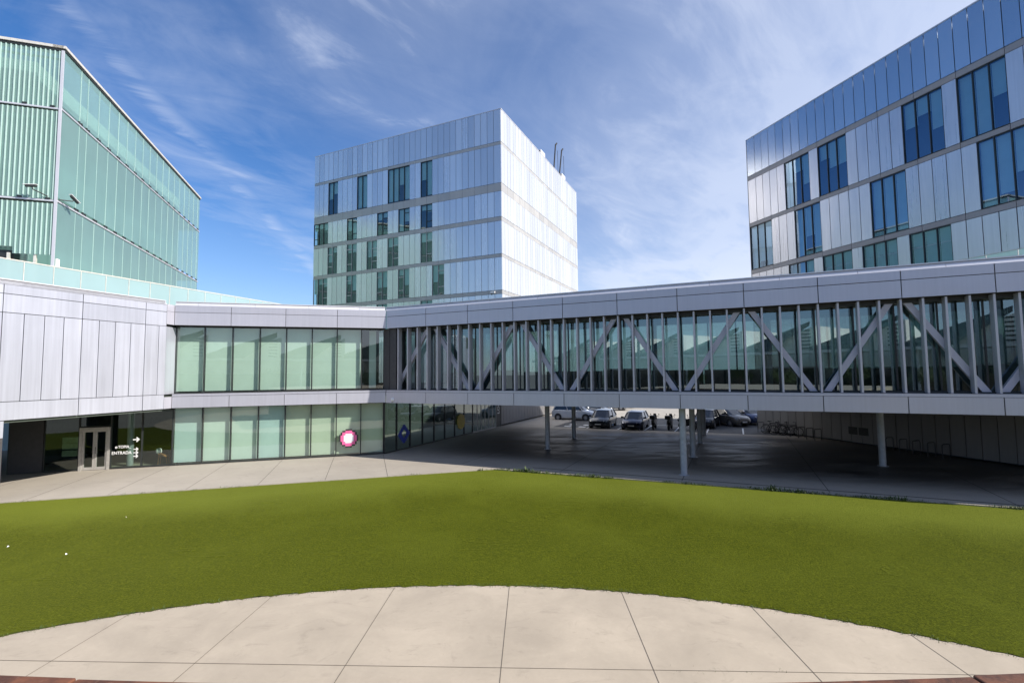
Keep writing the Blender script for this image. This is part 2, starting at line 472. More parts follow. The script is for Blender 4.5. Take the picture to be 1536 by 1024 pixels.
# terrace the picture is taken from, with a weathering-steel rim
def rim_y(x): return 2.605-.013*x+.0115*x*x
poly = [(x*.5, rim_y(x*.5)-.01) for x in range(-18, 19)] + [(9, -14), (-9, -14)]
struct(MB().prism(poly, ZD-.1, 3.17).build('upper_terrace', M['disc']))
def rim(x0, x1, dz, label):
    m = MB(); n = 24; rings = []
    for i in range(n+1):
        x = x0+(x1-x0)*i/n; y = rim_y(x); t = Vector((1, .023*x-.013, 0)).normalized(); o = Vector((-t.y, t.x, 0))
        P = Vector((x, y, 0))
        rings.append([P-o*.30+Vector((0,0,3.05)), P+o*.012+Vector((0,0,3.05)), P+o*.012+Vector((0,0,3.192+dz)), P-o*.30+Vector((0,0,3.192+dz))])
    m.loft(rings)
    return tag(m.build('steel_rim', M['rust'], bevel=.008), label, 'steel rim', 'rusty steel rim pieces of the terrace')
rim(-6.0, -2.352, .006, 'rusty steel rim piece in the lower left corner, ending at a visible joint')
rim(-2.345, 2.385, 0, 'long middle rusty steel rim piece of the terrace, mostly below the picture')
rim(2.392, 6.0, .008, 'rusty steel rim piece in the lower right corner beside the lawn')

# scraps of paper on the turf
for (x, y, z, a, lb) in ((-14.8, 14.55, -.16, .3, 'white paper scrap on the turf nearest the left picture edge'), (-12.77, 14.2, -.27, 1.0, 'white paper scrap on the turf lying below the entrance door'),
                     (-13.45, 17.2, -.1, 2.0, 'white paper scrap on the turf nearer the paved front')):
    m = MB(); c = Vector((x, y, z+.05)); u = Vector((cos(a), sin(a), .2))*.022; v = Vector((-sin(a), cos(a), .5))*.016
    m.quad(c-u-v, c+u-v*.6, c+u*.8+v, c-u*.7+v*1.2+Vector((0,0,.02)))
    tag(m.build('paper_scrap', M['white']), lb, 'litter', 'paper scraps on the lawn')

# ------------------------------------------------------------------ cladding + window builders
def grid_panels(mb, fr, us, z0, z1, skip=(), gap=.026, v0=-.12, v1=.0, jit=.004):
    for i in range(len(us)-1):
        if i in skip: continue
        a, b = us[i], us[i+1]
        mb.box(fr, min(a, b)+gap/2, max(a, b)-gap/2, v0, v1, z0+gap/2, z1-gap/2, jit)
def hatch(skips):
    s = set()
    for a, b in skips: s |= set(range(a, b))
    return s

def window(root, fr, u0, u1, z0, z1, n, gm, fm, blind=None, bm=None, depth=.06, bd=.18, fw=.05, transom=None, name='window', headbox=0, bgap=.0, floorfr=0):
    f = MB(); a, b = min(u0, u1), max(u0, u1)
    w = (b-a)/n
    f.box(fr, a, b, -depth-.08, -.012, z1-fw, z1); f.box(fr, a, b, -depth-.08, -.012, z0, z0+fw)
    for i in range(n+1):
        u = a+w*i; h = fw/2
        l0 = u if i == 0 else u-h; r0 = u if i == n else u+h
        if i == 0: r0 = u+h
        if i == n: l0 = u-h
        f.box(fr, l0, r0, -depth-.08, -.014, z0+fw, z1-fw)
    if transom:
        k, zs = transom
        for z in zs: f.box(fr, a+w*k+fw/2, a+w*(k+1)-fw/2, -depth-.05, -.03, z-.025, z+.025)
    fo = f.build(name, fm, root)
    g = MB()
    for i in range(n):
        g.quad(fr.P(a+w*i+fw/2, -depth, z0+fw), fr.P(a+w*(i+1)-fw/2, -depth, z0+fw), fr.P(a+w*(i+1)-fw/2, -depth, z1-fw), fr.P(a+w*i+fw/2, -depth, z1-fw))
    g.build('pane', gm, fo)
    if blind:
        bb = MB()
        for i in range(n):
            k = blind[i % len(blind)] if isinstance(blind, (list, tuple)) else blind
            if k <= 0: continue
            zb = z1-fw-(z1-z0-2*fw)*k-.0
            bb.box(fr, a+w*i+fw/2+bgap, a+w*(i+1)-fw/2-bgap, -bd-.012, -bd, max(zb, z0+fw+.01), z1-fw-headbox)
        if bb.v: bb.build('blind', bm, fo)
    return fo

# ------------------------------------------------------------------ west wing: panelled + glazed building
W = thing('panelled_building', 'low building with lilac-grey metal panels and a two-storey green glass front', 'building', tuple(MFC))
A0 = MF.P(-11.06, 0, 0)
far1 = LF.P(-14, 0, 0); far2 = Vector((-34, 14, 0)); far3 = Vector((-33, 42, 0)); far4 = Vector((-13, 42, 0))
def xy(*ps): return [(p.x, p.y) for p in ps]
mfI = MF.P(.05, -.2, 0)
# body behind the skins
body = MB()
body.prism(xy(MF.P(-.02, -.6, 0), MF.P(-11.1, -.6, 0), LF.P(-.05, -.10, 0), LF.P(-14, -.10, 0), far2, far3, far4), 3.0, 3.83)
body.prism(xy(MF.P(-.02, -.6, 0), MF.P(-11.1, -.6, 0), LF.P(-.05, -.10, 0), LF.P(-14, -.10, 0), far2, far3, far4), 7.58, 8.6)
body.prism(xy(MF.P(-.3, -1.6, 0), MF.P(-11.2, -1.6, 0), LF.P(-.2, -.12, 0), LF.P(-13.9, -.12, 0), far2, far3, far4), 3.83, 7.58)
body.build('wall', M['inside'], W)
fl = MB()   # slab and roof edges over the glazed front
for z0, z1 in ((3.12, 3.84), (7.57, 8.58)):
    fl.hexa([MF.P(-11.1, -.6, z0), MF.P(0, -.6, z0), MF.P(.05, .40, z0), MF.P(-11.0, .40, z0), MF.P(-11.1, -.6, z1), MF.P(0, -.6, z1), MF.P(.05, .40, z1), MF.P(-11.0, .40, z1)])
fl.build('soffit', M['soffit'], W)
sk = MB()
us = [-.38-.688*k for k in range(0, 20)]
sk.box(LF, us[0]+.007, -.005, -.03, 0, 3.857, 7.433, .003)
grid_panels(sk, LF, us, 3.85, 7.44, jit=.005)
fu = [0.0, -1.07, -3.82, -6.57, -9.32, -12.07]
for z0, z1 in ((3.10, 3.85), (7.44, 8.20), (8.20, 8.58)):
    grid_panels(sk, LF, fu, z0, z1, jit=.003)
# return of the panelled front up to the glazing
E0 = LF.P(0, 0, 0); E1 = MF.P(-11.06, .0, 0)
for z0, z1 in ((3.857, 7.433),):
    sk.hexa([E0+Vector((0,0,z0)), E1+Vector((0,0,z0)), E1+D(-90)*.05+Vector((0,0,z0)), E0+D(-90)*.05+Vector((0,0,z0)),
             E0+Vector((0,0,z1)), E1+Vector((0,0,z1)), E1+D(-90)*.05+Vector((0,0,z1)), E0+D(-90)*.05+Vector((0,0,z1))])
sk.build('cladding', M['wing'], W)
# fascias of the glazed front
fa = MB()
mu = [-11.0, -8.28, -5.50, -2.72, .06]
for z0, z1 in ((3.10, 3.72), (7.55, 8.25), (8.25, 8.62)):
    for i in range(4):
        fa.box(MF, mu[i]+.013, mu[i+1]-.013, .405, .45, z0+.011, z1-.011, .003)
    a = E0+Vector((0,0,z0+.006)); b = MF.P(-11.0-.007, .45, z0+.006); h = Vector((0,0,z1-z0-.012)); k = D(-60)*.04
    fa.hexa([a, b, b+k, a+k, a+h, b+h, b+k+h, a+k+h])
fa.box(MF, -11.0, .06, .38, .43, 3.73, 3.85)
fa.build('fascia', M['fascia'], W)
lp = MB()
def lip(mb, fr, u0, u1, vf, joints, zb=8.62, zt=8.80):
    js = [u0]+[j for j in joints if u0 < j < u1]+[u1]
    for i in range(len(js)-1):
        a, b = js[i]+.006, js[i+1]-.006
        mb.hexa([fr.P(a, vf-.02, zb), fr.P(b, vf-.02, zb), fr.P(b, vf-.4, zb), fr.P(a, vf-.4, zb),
                 fr.P(a, vf-.13, zt), fr.P(b, vf-.13, zt), fr.P(b, vf-.4, zt), fr.P(a, vf-.4, zt)])
    mb.box(fr, u0, u1, vf-.42, vf-.09, zt+.012, zt+.06)
lip(lp, MF, -11.0, .0, .45, [-9.9, -7.1, -4.3, -1.5])
lip(lp, LF, -12, .0, .0, [-.05, -2.6, -5.3, -8.0], 8.58, 8.76)
lp.build('roof_edge', M['lip'], W)
rf = MB(); rf.prism(xy(MF.P(-.02, -.3, 0), MF.P(-11.1, -.3, 0), LF.P(-.3, -.45, 0), LF.P(-14, -.45, 0), far2, far3, far4), 8.6, 8.7); rf.build('roof', M['roofing'], W)
# glazing, two rows of bays
ub = [-11.06+1.386*k for k in range(0, 8)]+[-.05]
for k in range(8):
    a, b = ub[k], ub[k+1]
    full = .985
    if k < 7:
        window(W, MF, a, b, 3.86, 7.54, 1, M['glass_mf'], M['frame'], full, M['blind_a'], .05, .22, .055)
    else:
        window(W, MF, a, b, 3.86, 7.54, 1, M['glass_mf'], M['frame'], full, M['blind_a'], .05, .5, .06, bgap=.42)
    window(W, MF, a, b, .03, 3.12, 1, M['glass_mf'], M['frame'], .985, M[('blind_c', 'blind_a', 'blind_a', 'blind_c', 'blind_b', 'blind_b', 'blind_b', 'blind_b')[k]], .05, .22, .055)
# entrance bays
for a, b in ((-16.69, -15.22), (-13.85, -12.46), (-12.46, -11.06)):
    window(W, MF, a, b, .03, 3.12, 1, M['glass_lo'], M['frame'], None, None, .05, .17, .07)
window(W, MF, -15.22, -13.85, 2.20, 3.12, 1, M['glass_lo'], M['frame'], None, None, .05, .17, .06)
dr = MB()
for a, b in ((-15.20, -15.08), (-13.99, -13.87)): dr.box(MF, a, b, -.14, .03, 0, 2.19)
dr.box(MF, -15.08, -13.99, -.14, .03, 2.07, 2.19)
dro = dr.build('door', M['doorframe'], W)
for a, b, hx in ((-15.075, -14.54, -14.60), (-14.53, -13.995, -14.47)):
    lf = MB(); w = .085
    lf.box(MF, a, a+w, -.10, -.02, .02, 2.06); lf.box(MF, b-w, b, -.10, -.02, .02, 2.06)
    lf.box(MF, a+w, b-w, -.10, -.02, 1.96, 2.06); lf.box(MF, a+w, b-w, -.10, -.02, .02, .16)
    lf.build('door_leaf', M['doorframe'], dro)
    g = MB(); g.quad(MF.P(a+w, -.06, .16), MF.P(b-w, -.06, .16), MF.P(b-w, -.06, 1.96), MF.P(a+w, -.06, 1.96)); g.build('pane', M['glass_lo'], dro)
    MB().tube([MF.P(hx, .02, .85), MF.P(hx, .06, .88), MF.P(hx, .06, 1.18), MF.P(hx, .02, 1.21)], .012, 8).build('handle', M['frame'], dro)
gp = MB(); gp.box(MF, -18.10, -16.72, -.10, -.02, .02, 3.10); gp.build('board_panel', M['greypanel'], W)
# entrance hall
rm_ = MB()
rm_.box(MF, -22, -11.1, -8.2, -8, 0, 3.1); rm_.box(MF, -18.2, -18.1, -8, -.12, 0, 3.1)
rm_.box(MF, -11.12, -11.06, -8, -.6, 0, 3.1)
rm_.box(MF, -11.0, 0, -1.8, -1.7, 0, 3.1)
rm_.build('hall_wall', M['inside'], W)
cb = MB()
for z in (.62, 1.0, 1.32): cb.box(MF, -16.45, -15.75, -1.6, -1.1, z, z+.30)
cb.build('cabinet', M['cab'], W)
MB().lathe(MF.P(-13.35, -1.0, 0), [(.16, 0), (.16, 3.1)], 20).build('hall_column', M['column'], W, smooth=True)
# low metal return at the far left, with a slim post
lb = MB(); lb.box(LF, -12, -6.35, -.03, 0, 2.42, 3.085, .002); lb.build('hanging_panel', M['wing'], W)
MB().box(LF, -6.30, -6.18, -.5, -.38, 0, 3.09).build('post', M['greypanel'], W)
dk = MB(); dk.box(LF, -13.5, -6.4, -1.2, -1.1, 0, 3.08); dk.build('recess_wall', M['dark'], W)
# roof balustrade of frosted glass
bl = MB()
for k in range(-9, 15):
    bl.box(LF, -.3+1.05*k-.012, -.3+1.05*k+.012, -.93, -.90, 8.72, 9.76)
bl.box(LF, -9.8, 13.4, -.94, -.89, 9.76, 9.80)
bo = bl.build('balustrade', M['rail'], W)
for k in range(-9, 13):
    MB().box(LF, -.3+1.05*k+.02, -.3+1.05*(k+1)-.02, -.92, -.908, 8.74, 9.75).build('balustrade_pane', M['rail_glass'], bo)

# lettering on the glass
SG = thing('entrance_lettering', 'white entrance lettering with arrows on the dark glass beside the door', 'sign', tuple(MF.P(-13.3, -.03, .7)))
def text(body, fr, u, v, z, size, name, parent, mat, up=False, sx=1.0, bold=.012):
    c = bpy.data.curves.new(name, 'FONT'); c.body = body; c.size = size; c.extrude = .002; c.offset = bold*size
    o = bpy.data.objects.new(name, c); COL.objects.link(o)
    dg = bpy.context.evaluated_depsgraph_get(); dg.update()
    me = bpy.data.meshes.new_from_object(o.evaluated_get(dg)); bpy.data.objects.remove(o)
    mb = MB()
    for vv in me.vertices:
        x, y, zz = vv.co
        if up: x, y = -y, x
        mb.v.append(fr.P(u+x*sx, v+zz, z+y))
    mb.f = [list(p.vertices) for p in me.polygons]
    bpy.data.meshes.remove(me)
    return mb.build(name, mat, parent)
text('e', MF, -13.66, -.035, 1.055, .24, 'letters', SG, M['white'])
text('TOPIA_', MF, -13.52, -.035, 1.06, .20, 'letters', SG, M['white'], sx=.86)
text('ENTRADA', MF, -13.80, -.035, .745, .225, 'letters', SG, M['white'], sx=.86)
def arrow(u0, u1, z, t):
    m = MB(); v = -.035
    def bar(a, b):
        a = Vector(a); b = Vector(b); d = (b-a).normalized(); n = Vector((-d.y, d.x))*t/2
        p = [a-n, b-n, b+n, a+n]
        m.hexa([MF.P(q.x, v, q.y) for q in p]+[MF.P(q.x, v+.004, q.y) for q in p])
    h = (u1-u0)*.42
    bar((u0, z), (u1, z)); bar((u1-h, z+h), (u1+t*.2, z-.0)); bar((u1-h, z-h), (u1+t*.2, z+.0))
    m.build('arrow', M['white'], SG)
arrow(-12.87, -12.60, 1.48, .055)
for z in (.975, .795, .61): arrow(-12.83, -12.63, z, .04)
# pixel-art discs on the glass
M['pink'] = plain('pink_tile', (.72, .12, .30), .5); M['deepblue'] = plain('blue_tile', (.015, .04, .30), .5); M['yellow'] = plain('yellow_tile', (.55, .42, .02), .5)
def pixels(label, fr, u, v, z, cell, rows, mats):
    t = thing('pixel_sign', label, 'sign', tuple(fr.P(u, v, z)))
    n = len(rows)
    for ch_, (nm, mt) in mats.items():
        m = MB()
        for j, r in enumerate(rows):
            for i, c in enumerate(r):
                if c == ch_:
                    a = u+(i-len(r)/2)*cell; zz = z+(n/2-j)*cell
                    m.box(fr, a, a+cell, v, v+.03, zz-cell, zz)
        m.build(nm, mt, t)
pixels('round pink and white pixel-art sign with a black outline on the ground-floor glass', MF, -2.03, .02, 1.04, .09,
  ['....KKKK....', '..KKPPPPKK..', '.KPPPPPPPPK.', '.KPPWWWWPPK.', 'KPPWWWWWWPPK', 'KPPWWWWWWPPK', 'KPPWWWWWWPPK', 'KPPWWWWWWPPK', '.KPPWWWWPPK.', '.KPPPPPPPPK.', '..KKPPPPKK..', '....KKKK....'],
  {'K': ('outline', M['frame']), 'P': ('tile_pattern', M['pink']), 'W': ('tile_pattern', M['white'])})
pixels('blue diamond-shaped pixel sign on the dark glass below the bridge', TR, -14.72, .02, 1.0, .115,
  ['....BB....', '...BBBB...', '..BBBBBB..', '.BBB..BBB.', 'BBB....BBB', 'BBB....BBB', '.BBB..BBB.', '..BBBBBB..', '...BBBB...', '....BB....'], {'B': ('tile_pattern', M['deepblue'])})
pixels('plain yellow round pixel sign on the dark glass below the bridge', TR, -7.62, .02, 1.1, .115,
  ['...YYYY...', '.YYYYYYYY.', '.YYYYYYYY.', 'YYYYYYYYYY', 'YYYYYYYYYY', 'YYYYYYYYYY', 'YYYYYYYYYY', '.YYYYYYYY.', '.YYYYYYYY.', '...YYYY...'], {'Y': ('tile_pattern', M['yellow'])})
# chair in the hall behind the glass
ch = thing('lounge_chair', 'small white and orange wood chair behind the entrance glass', 'chair', tuple(MF.P(-11.75, -.75, 0)))
m = MB(); m.lathe(MF.P(-11.92, -.75, .74), [(.05, -.16), (.13, -.1), (.15, 0), (.13, .09), (.05, .14)], 14); m.build('backrest', M['white'], ch, smooth=True)
m = MB(); m.hexa([MF.P(-11.88, -.95, .55), MF.P(-11.5, -.95, .40), MF.P(-11.5, -.55, .40), MF.P(-11.88, -.55, .55), MF.P(-11.88, -.95, .62), MF.P(-11.48, -.95, .50), MF.P(-11.48, -.55, .50), MF.P(-11.88, -.55, .62)]); m.build('seat', M['wood'], ch, bevel=.02)
for a in (-.9, -.6):
    MB().tube([MF.P(-11.85, a, .56), MF.P(-11.9, a, .0)], .018).build('leg', M['wood'], ch)
    MB().tube([MF.P(-11.52, a, .42), MF.P(-11.47, a, .0)], .018).build('leg', M['wood'], ch)

# ------------------------------------------------------------------ glazed footbridge
B = thing('glazed_footbridge', 'long raised glazed bridge with grey fins and zigzag braces above the underpass', 'footbridge', tuple(sn(-2.3, 24)))
S0, S1 = -19.05, 17.0
sj = [-2.32+2.776*k for k in range(-6, 8)]
fa = MB(); top = MB()
ed = [S0]+[s for s in sj if S0+.3 < s < S1]+[S1]
for i in range(len(ed)-1):
    a, b = ed[i]+.016, ed[i+1]-.016
    fa.box(BR, a, b, -.04, 0, 3.09, 3.715, .004)
    top.box(BR, a, b, -.04, 0, 7.55, 8.236, .004); top.box(BR, a, b, -.04, 0, 8.264, 8.612, .004)
fa.box(BR, S0, S1, -.5, -.03, 3.73, 3.84)
fa.build('fascia', M['fascia'], B); top.build('fascia', M['fascia'], B)
lp = MB(); lip(lp, BR, S0-.1, S1, 0, [-17.6+2.78*k for k in range(14)]); lp.build('roof_edge', M['lip'], B)
# slab: covers everything between the wing, the tower and the office block
def pt(s, n): p = sn(s, n); return (p.x, p.y)
slab = MB()
slab.prism([pt(-19.36, 24.2), pt(-18.98, 23.45), pt(S1, 23.45), pt(S1, 28.5), pt(13.2, 31), pt(4.55, 40.5), pt(-19.36, 40.5)], 3.11, 3.83)
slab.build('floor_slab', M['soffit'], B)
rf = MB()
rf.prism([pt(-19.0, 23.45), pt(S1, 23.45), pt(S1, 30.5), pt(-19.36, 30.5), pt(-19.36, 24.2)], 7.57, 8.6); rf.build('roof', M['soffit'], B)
bw = MB(); bm2 = MB()
for k in range(24):
    a = -19.3+1.386*k; bw.quad(sn(a+.03, 28.7, 3.84), sn(a+1.356, 28.7, 3.84), sn(a+1.356, 28.7, 7.56), sn(a+.03, 28.7, 7.56))
    p = sn(a, 28.7); BKF = Fr((p.x, p.y), AZB, AZB-90); bm2.box(BKF, -.04, .04, -.12, .05, 3.84, 7.56)
bw.build('back_glazing', M['glass_br'], B); bm2.build('mullion', M['frame'], B)
lw = MB()  # added dark band, stands in for dark reflections low in the glass
for k in range(12):
    a = -18.2+2.776*k; lw.box(BR, a+.03, a+2.74, -5.0, -4.92, 3.835, 4.85+.12*(k % 3 == 1))
lw.build('reflection_band', M['inside'], B)
cpst = [MF.P(-.04, -.02, 0), MF.P(-.04, -.8, 0), sn(-18.95, 24.75), sn(-18.98, 23.62)]
MB().prism(xy(*cpst), 3.845, 7.545).build('corner_post', M['greypanel'], B)
MB().box(BR, S0-.02, S0+.55, -1.2, -.25, 3.845, 7.56).build('end_panel', M['greypanel'], B)
for s in (-15.1, -9.5, -4.0, 1.6, 7.2, 12.7):
    MB().lathe(sn(s, 27.6, 3.83), [(.12, 0), (.12, 3.74)], 12).build('inner_column', M['column'], B, smooth=True)
rail = MB(); rail.box(BR, S0, S1, -.50, -.42, 3.84, 3.90); rail.box(BR, S0, S1, -.95, -.5, 7.40, 7.565); rail.build('rail', M['frame'], B)
gz = MB(); ml = MB(); k = 0
u = S0+.05
while u < S1-1:
    gz.quad(BR.P(u+.02, -.98, 3.85), BR.P(u+1.366, -.98, 3.85), BR.P(u+1.366, -.98, 7.42), BR.P(u+.02, -.98, 7.42))
    ml.box(BR, u-.03, u+.03, -1.10, -.95, 3.85, 7.5); u += 1.386
gz.build('glazing', M['glass_br'], B); ml.build('mullion', M['frame'], B)
MB().box(BR, S0, S1, -1.08, -.96, 3.84, 3.93).build('sill', M['frame'], B)
for k in range(-23, 28):
    s = -2.33+.694*k
    MB().box(BR, s-.038, s+.038, -.50, -.14, 3.86, 7.52).build('fin', M['fin'], B, bevel=.008)
for k in range(-6, 7):
    a, b = -2.32+2.776*k, -2.32+2.776*(k+1)
    za, zb = (3.88, 7.50) if k % 2 == 0 else (7.50, 3.88)
    a += .24; b -= .24
    A = Vector((a, za)); Bq = Vector((b, zb)); n = (Bq-A).normalized(); n = Vector((-n.y, n.x))*.115
    # cut flat at floor and head
    dx = .115*(Bq-A).length/abs(zb-za)
    m = MB(); v0, v1 = -.72, -.56
    pts = [(a-dx, za), (a+dx, za), (b+dx, zb), (b-dx, zb)]
    m.hexa([BR.P(x, v0, z) for x, z in pts]+[BR.P(x, v1, z) for x, z in pts])
    m.build('brace', M['brace'], B)
for s, n in ((-2.32, 24.07), (-2.30, 29.2), (-2.30, 35.0), (-2.30, 39.5), (-10.9, 29.05), (-10.85, 34.4), (6.5, 29.9)):
    m = MB(); m.lathe(sn(s, n), [(.24, 0), (.24, .018), (.155, .02), (.15, .05), (.15, 3.12)], 24); m.build('column', M['column'], B, smooth=True)
# frosted balustrade on its roof, beside the office block
bl = MB(); A_, B_ = Vector((21.75, 19.2, 0)), Vector((19.9, 23.75, 0))
BF = Fr(A_, -17.6, 252.4); L = 9.0
bl.box(BF, -3, L, -.02, .02, 9.78, 9.81); bl.box(BF, -3, L, -.02, .02, 8.62, 8.66)
for k in range(-3, 9): bl.box(BF, 1.1*k-.015, 1.1*k+.015, -.015, .015, 8.6, 9.78)
bo = bl.build('balustrade', M['rail'], B)
for k in range(-3, 8): MB().box(BF, 1.1*k+.03, 1.1*(k+1)-.03, -.006, .006, 8.67, 9.77).build('balustrade_pane', M['rail_glass'], bo)

# small round lamp on the bridge edge
wl = thing('wall_lamp', 'small white round lamp fixed on the bridge edge above the corner glass', 'lamp', tuple(BR.P(-18.55, 0, 3.29)))
MB().lathe(BR.P(-18.55, 0, 3.29), [(.10, 0.0), (.11, .03), (.08, .07), (.02, .09)], 18, BR.v).build('lamp_shade', M['white'], wl, smooth=True)
MB().tube([BR.P(-18.55, .02, 3.2), BR.P(-18.52, .12, 3.05), BR.P(-18.40, .12, 2.97)], .015).build('bracket', M['frame'], wl)

# ------------------------------------------------------------------ underpass glass front (below the bridge, beside the wing)
U = thing('underpass_shopfront', 'dark reflecting glass front with white framed doors under the bridge', 'shopfront', tuple(TC+D(204.6)*8))
ux = [-16.55, -15.35, -13.96, -12.57, -11.18, -9.79, -8.40, -7.01, -5.65]
for k in range(8):
    window(U, TR, ux[k], ux[k+1], .02, 3.08, 1, M['glass_under'], M['frame'], None, None, .05, .2, .06)
dxs = [-5.65, -4.95, -4.26, -3.56, -2.86, -2.16, -1.46]
dm = plain('white_door_frame', (.42, .42, .43), .5)
for k in range(6):
    window(U, TR, dxs[k], dxs[k+1], .0, 3.08, 1, M['glass_under'], dm, None, None, .03, .2, .10, name='door')
MB().box(TR, -1.44, -.50, -.10, -.03, .04, 3.06).build('banner_board', M['frame'], U)
text('LOOS', TR, -.80, -.026, 1.15, .55, 'letters', U, M['white'], up=True)
bk = MB(); bk.box(TR, -17, -.3, -6, -5.9, 0, 3.1); bk.box(TR, -.32, -.26, -5.9, -.12, 0, 3.1)
bk.build('back_wall', M['inside'], U)

# ------------------------------------------------------------------ office tower
T = thing('office_tower', 'tall cube-like office tower with mirror metal panels and a sunlit white side', 'building', tuple(TC))
LEN = 23.84; LENR = 24.25
core = MB()
cp = [TL.P(.42, -.42, 0), TL.P(LEN-.1, -.42, 0), TL.P(LEN-.1, -LENR+.1, 0), TL.P(.42, -LENR+.1, 0)]
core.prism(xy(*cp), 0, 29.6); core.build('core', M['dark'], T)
cols = [.02]+[.08+.697*k for k in range(1, 34)]+[LEN]
rowsL = [(26.70, 29.85, []), (22.70, 26.40, [(11,13),(15,19),(23,25),(29,31)]), (19.45, 21.90, [(11,13),(15,17),(19,21),(25,27),(31,34)]),
         (15.92, 19.05, [(11,13),(17,19),(21,23),(25,27),(29,31)]), (12.50, 15.60, [(9,11),(15,17),(19,21),(25,27),(31,34)]),
         (9.05, 12.14, [(11,13),(19,21),(25,27),(31,34)]), (3.9, 8.70, [])]
bands = [(26.40, 26.70), (21.90, 22.70), (19.05, 19.45), (15.60, 15.92), (12.14, 12.50), (8.70, 9.05)]
wm = MB()
rw = random.Random(5)
light_frame = plain('window_frame_pale', (.55, .56, .56), .5)
for ri, (z0, z1, wins) in enumerate(rowsL):
    grid_panels(wm, TL, cols, z0, z1, hatch(wins), .034, -.16, 0, .007)
    for a, b in wins:
        n = b-a
        if ri == 1: bl_, tr_ = [rw.choice((.35, .5, .95)) for _ in range(n)], None
        else:
            bl_, tr_ = [rw.choice((.2, .3, .55, .95)) for _ in range(n)], (rw.randrange(n), [z0+(z1-z0)*.28, z0+(z1-z0)*rw.choice((.72, .8))])
        fo = window(T, TL, cols[a], cols[b], z0+.01, z1-.01, n, M['glass_t'], M['frame'] if ri < 2 else (light_frame if ri > 2 else M['frame']), bl_, M['blind_t'], .08, .22, .035, tr_)
rcol = [.02]+[.7*k for k in range(1, 34)]+[23.6, LENR]
rowsR = [(26.70, 29.85), (22.70, 26.40), (19.45, 21.90), (15.92, 19.05), (12.50, 15.60), (9.05, 12.14), (3.9, 8.70)]
winR = {}
for ri, (z0, z1) in enumerate(rowsR):
    sk_ = hatch(winR.get(ri, []))
    grid_panels(wm, TR, rcol, z0, z1, sk_, .03, -.16, 0, .005)
    for a, b in winR.get(ri, []):
        window(T, TR, rcol[a], rcol[b], z0+.01, z1-.01, 1, M['glass_t'], light_frame, [.95], M['white'], .04, .10, .03)
wm.build('wall', M['tower'], T)
sm = MB()
for fr_, cs_ in ((TL, cols), (TR, rcol)):
    for u in cs_[1:-1]:
        for (z0, z1) in rowsR[:-1]: sm.box(fr_, u-.022, u+.022, -.10, -.022, z0, z1)
sm.build('seam', M['frame'], T)
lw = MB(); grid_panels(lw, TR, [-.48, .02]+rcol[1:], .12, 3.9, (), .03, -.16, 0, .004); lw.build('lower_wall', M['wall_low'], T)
c2 = cols[::2] if cols[::2][-1] == LEN else cols[::2]+[LEN]
r2 = rcol[::2] if rcol[::2][-1] == LENR else rcol[::2]+[LENR]
for z0, z1 in bands:
    bd = MB(); grid_panels(bd, TL, c2, z0, z1, (), .02, -.16, -.012, .002); grid_panels(bd, TR, r2, z0, z1, (), .02, -.16, -.012, .002)
    bd.build('band', M['tower_band'], T)
pr = MB()
for a, b in ((.0, LEN),): pr.box(TL, a-.03, b, -.35, .015, 29.85, 29.91)
pr.box(TR, .0, LENR, -.35, .02, 29.852, 29.912); pr.build('parapet', M['lip'], T)
MB().prism(xy(TL.P(.36, -.36, 0), TL.P(LEN, -.36, 0), TL.P(LEN, -LENR, 0), TL.P(.36, -LENR, 0)), 29.5, 29.7).build('roof', M['roofing'], T)
# roof-top things
def roofbox(s, lab):
    t = thing('rooftop_unit', lab, 'roof vent', tuple(TR.P(s, -1.3, 29.7)), 0, 'white boxes on the tower roof')
    MB().box(TR, s-.7, s+.7, -1.9, -.9, 29.7, 31.55).build('housing', M['white'], t)
    MB().box(TR, s-.78, s-.70, -1.85, -.95, 30.2, 31.4).build('grille', M['frame'], t)
roofbox(13.6, 'white rooftop box with dark grille, the nearer one on the tower'); roofbox(21.4, 'white rooftop box behind the antennas, the farther one on the tower')
for s0, s1, z1, lb in ((17.5, 18.6, 34.9, 'taller dark roof antenna leaning from the tower, left of the pair'), (19.6, 21.1, 35.2, 'dark roof antenna of the tower standing beside the far white box')):
    t = thing('roof_antenna', lb, 'antenna', tuple(TR.P(s0, -1, 29.7)), 0, 'antennas on the tower roof')
    MB().tube([TR.P(s0, -1, 29.7), TR.P(s1, -1, z1-.3)], .085, 8).build('mast', M['dark'], t)
    MB().tube([TR.P(s1, -1, z1-.35), TR.P(s1+.5, -1, z1+.1)], .10, 8).build('head', M['dark'], t)
    MB().tube([TR.P(s1+.9, -1, 29.7), TR.P(s1+.75, -1, z1-.8)], .025, 6).build('stay', M['frame'], t)

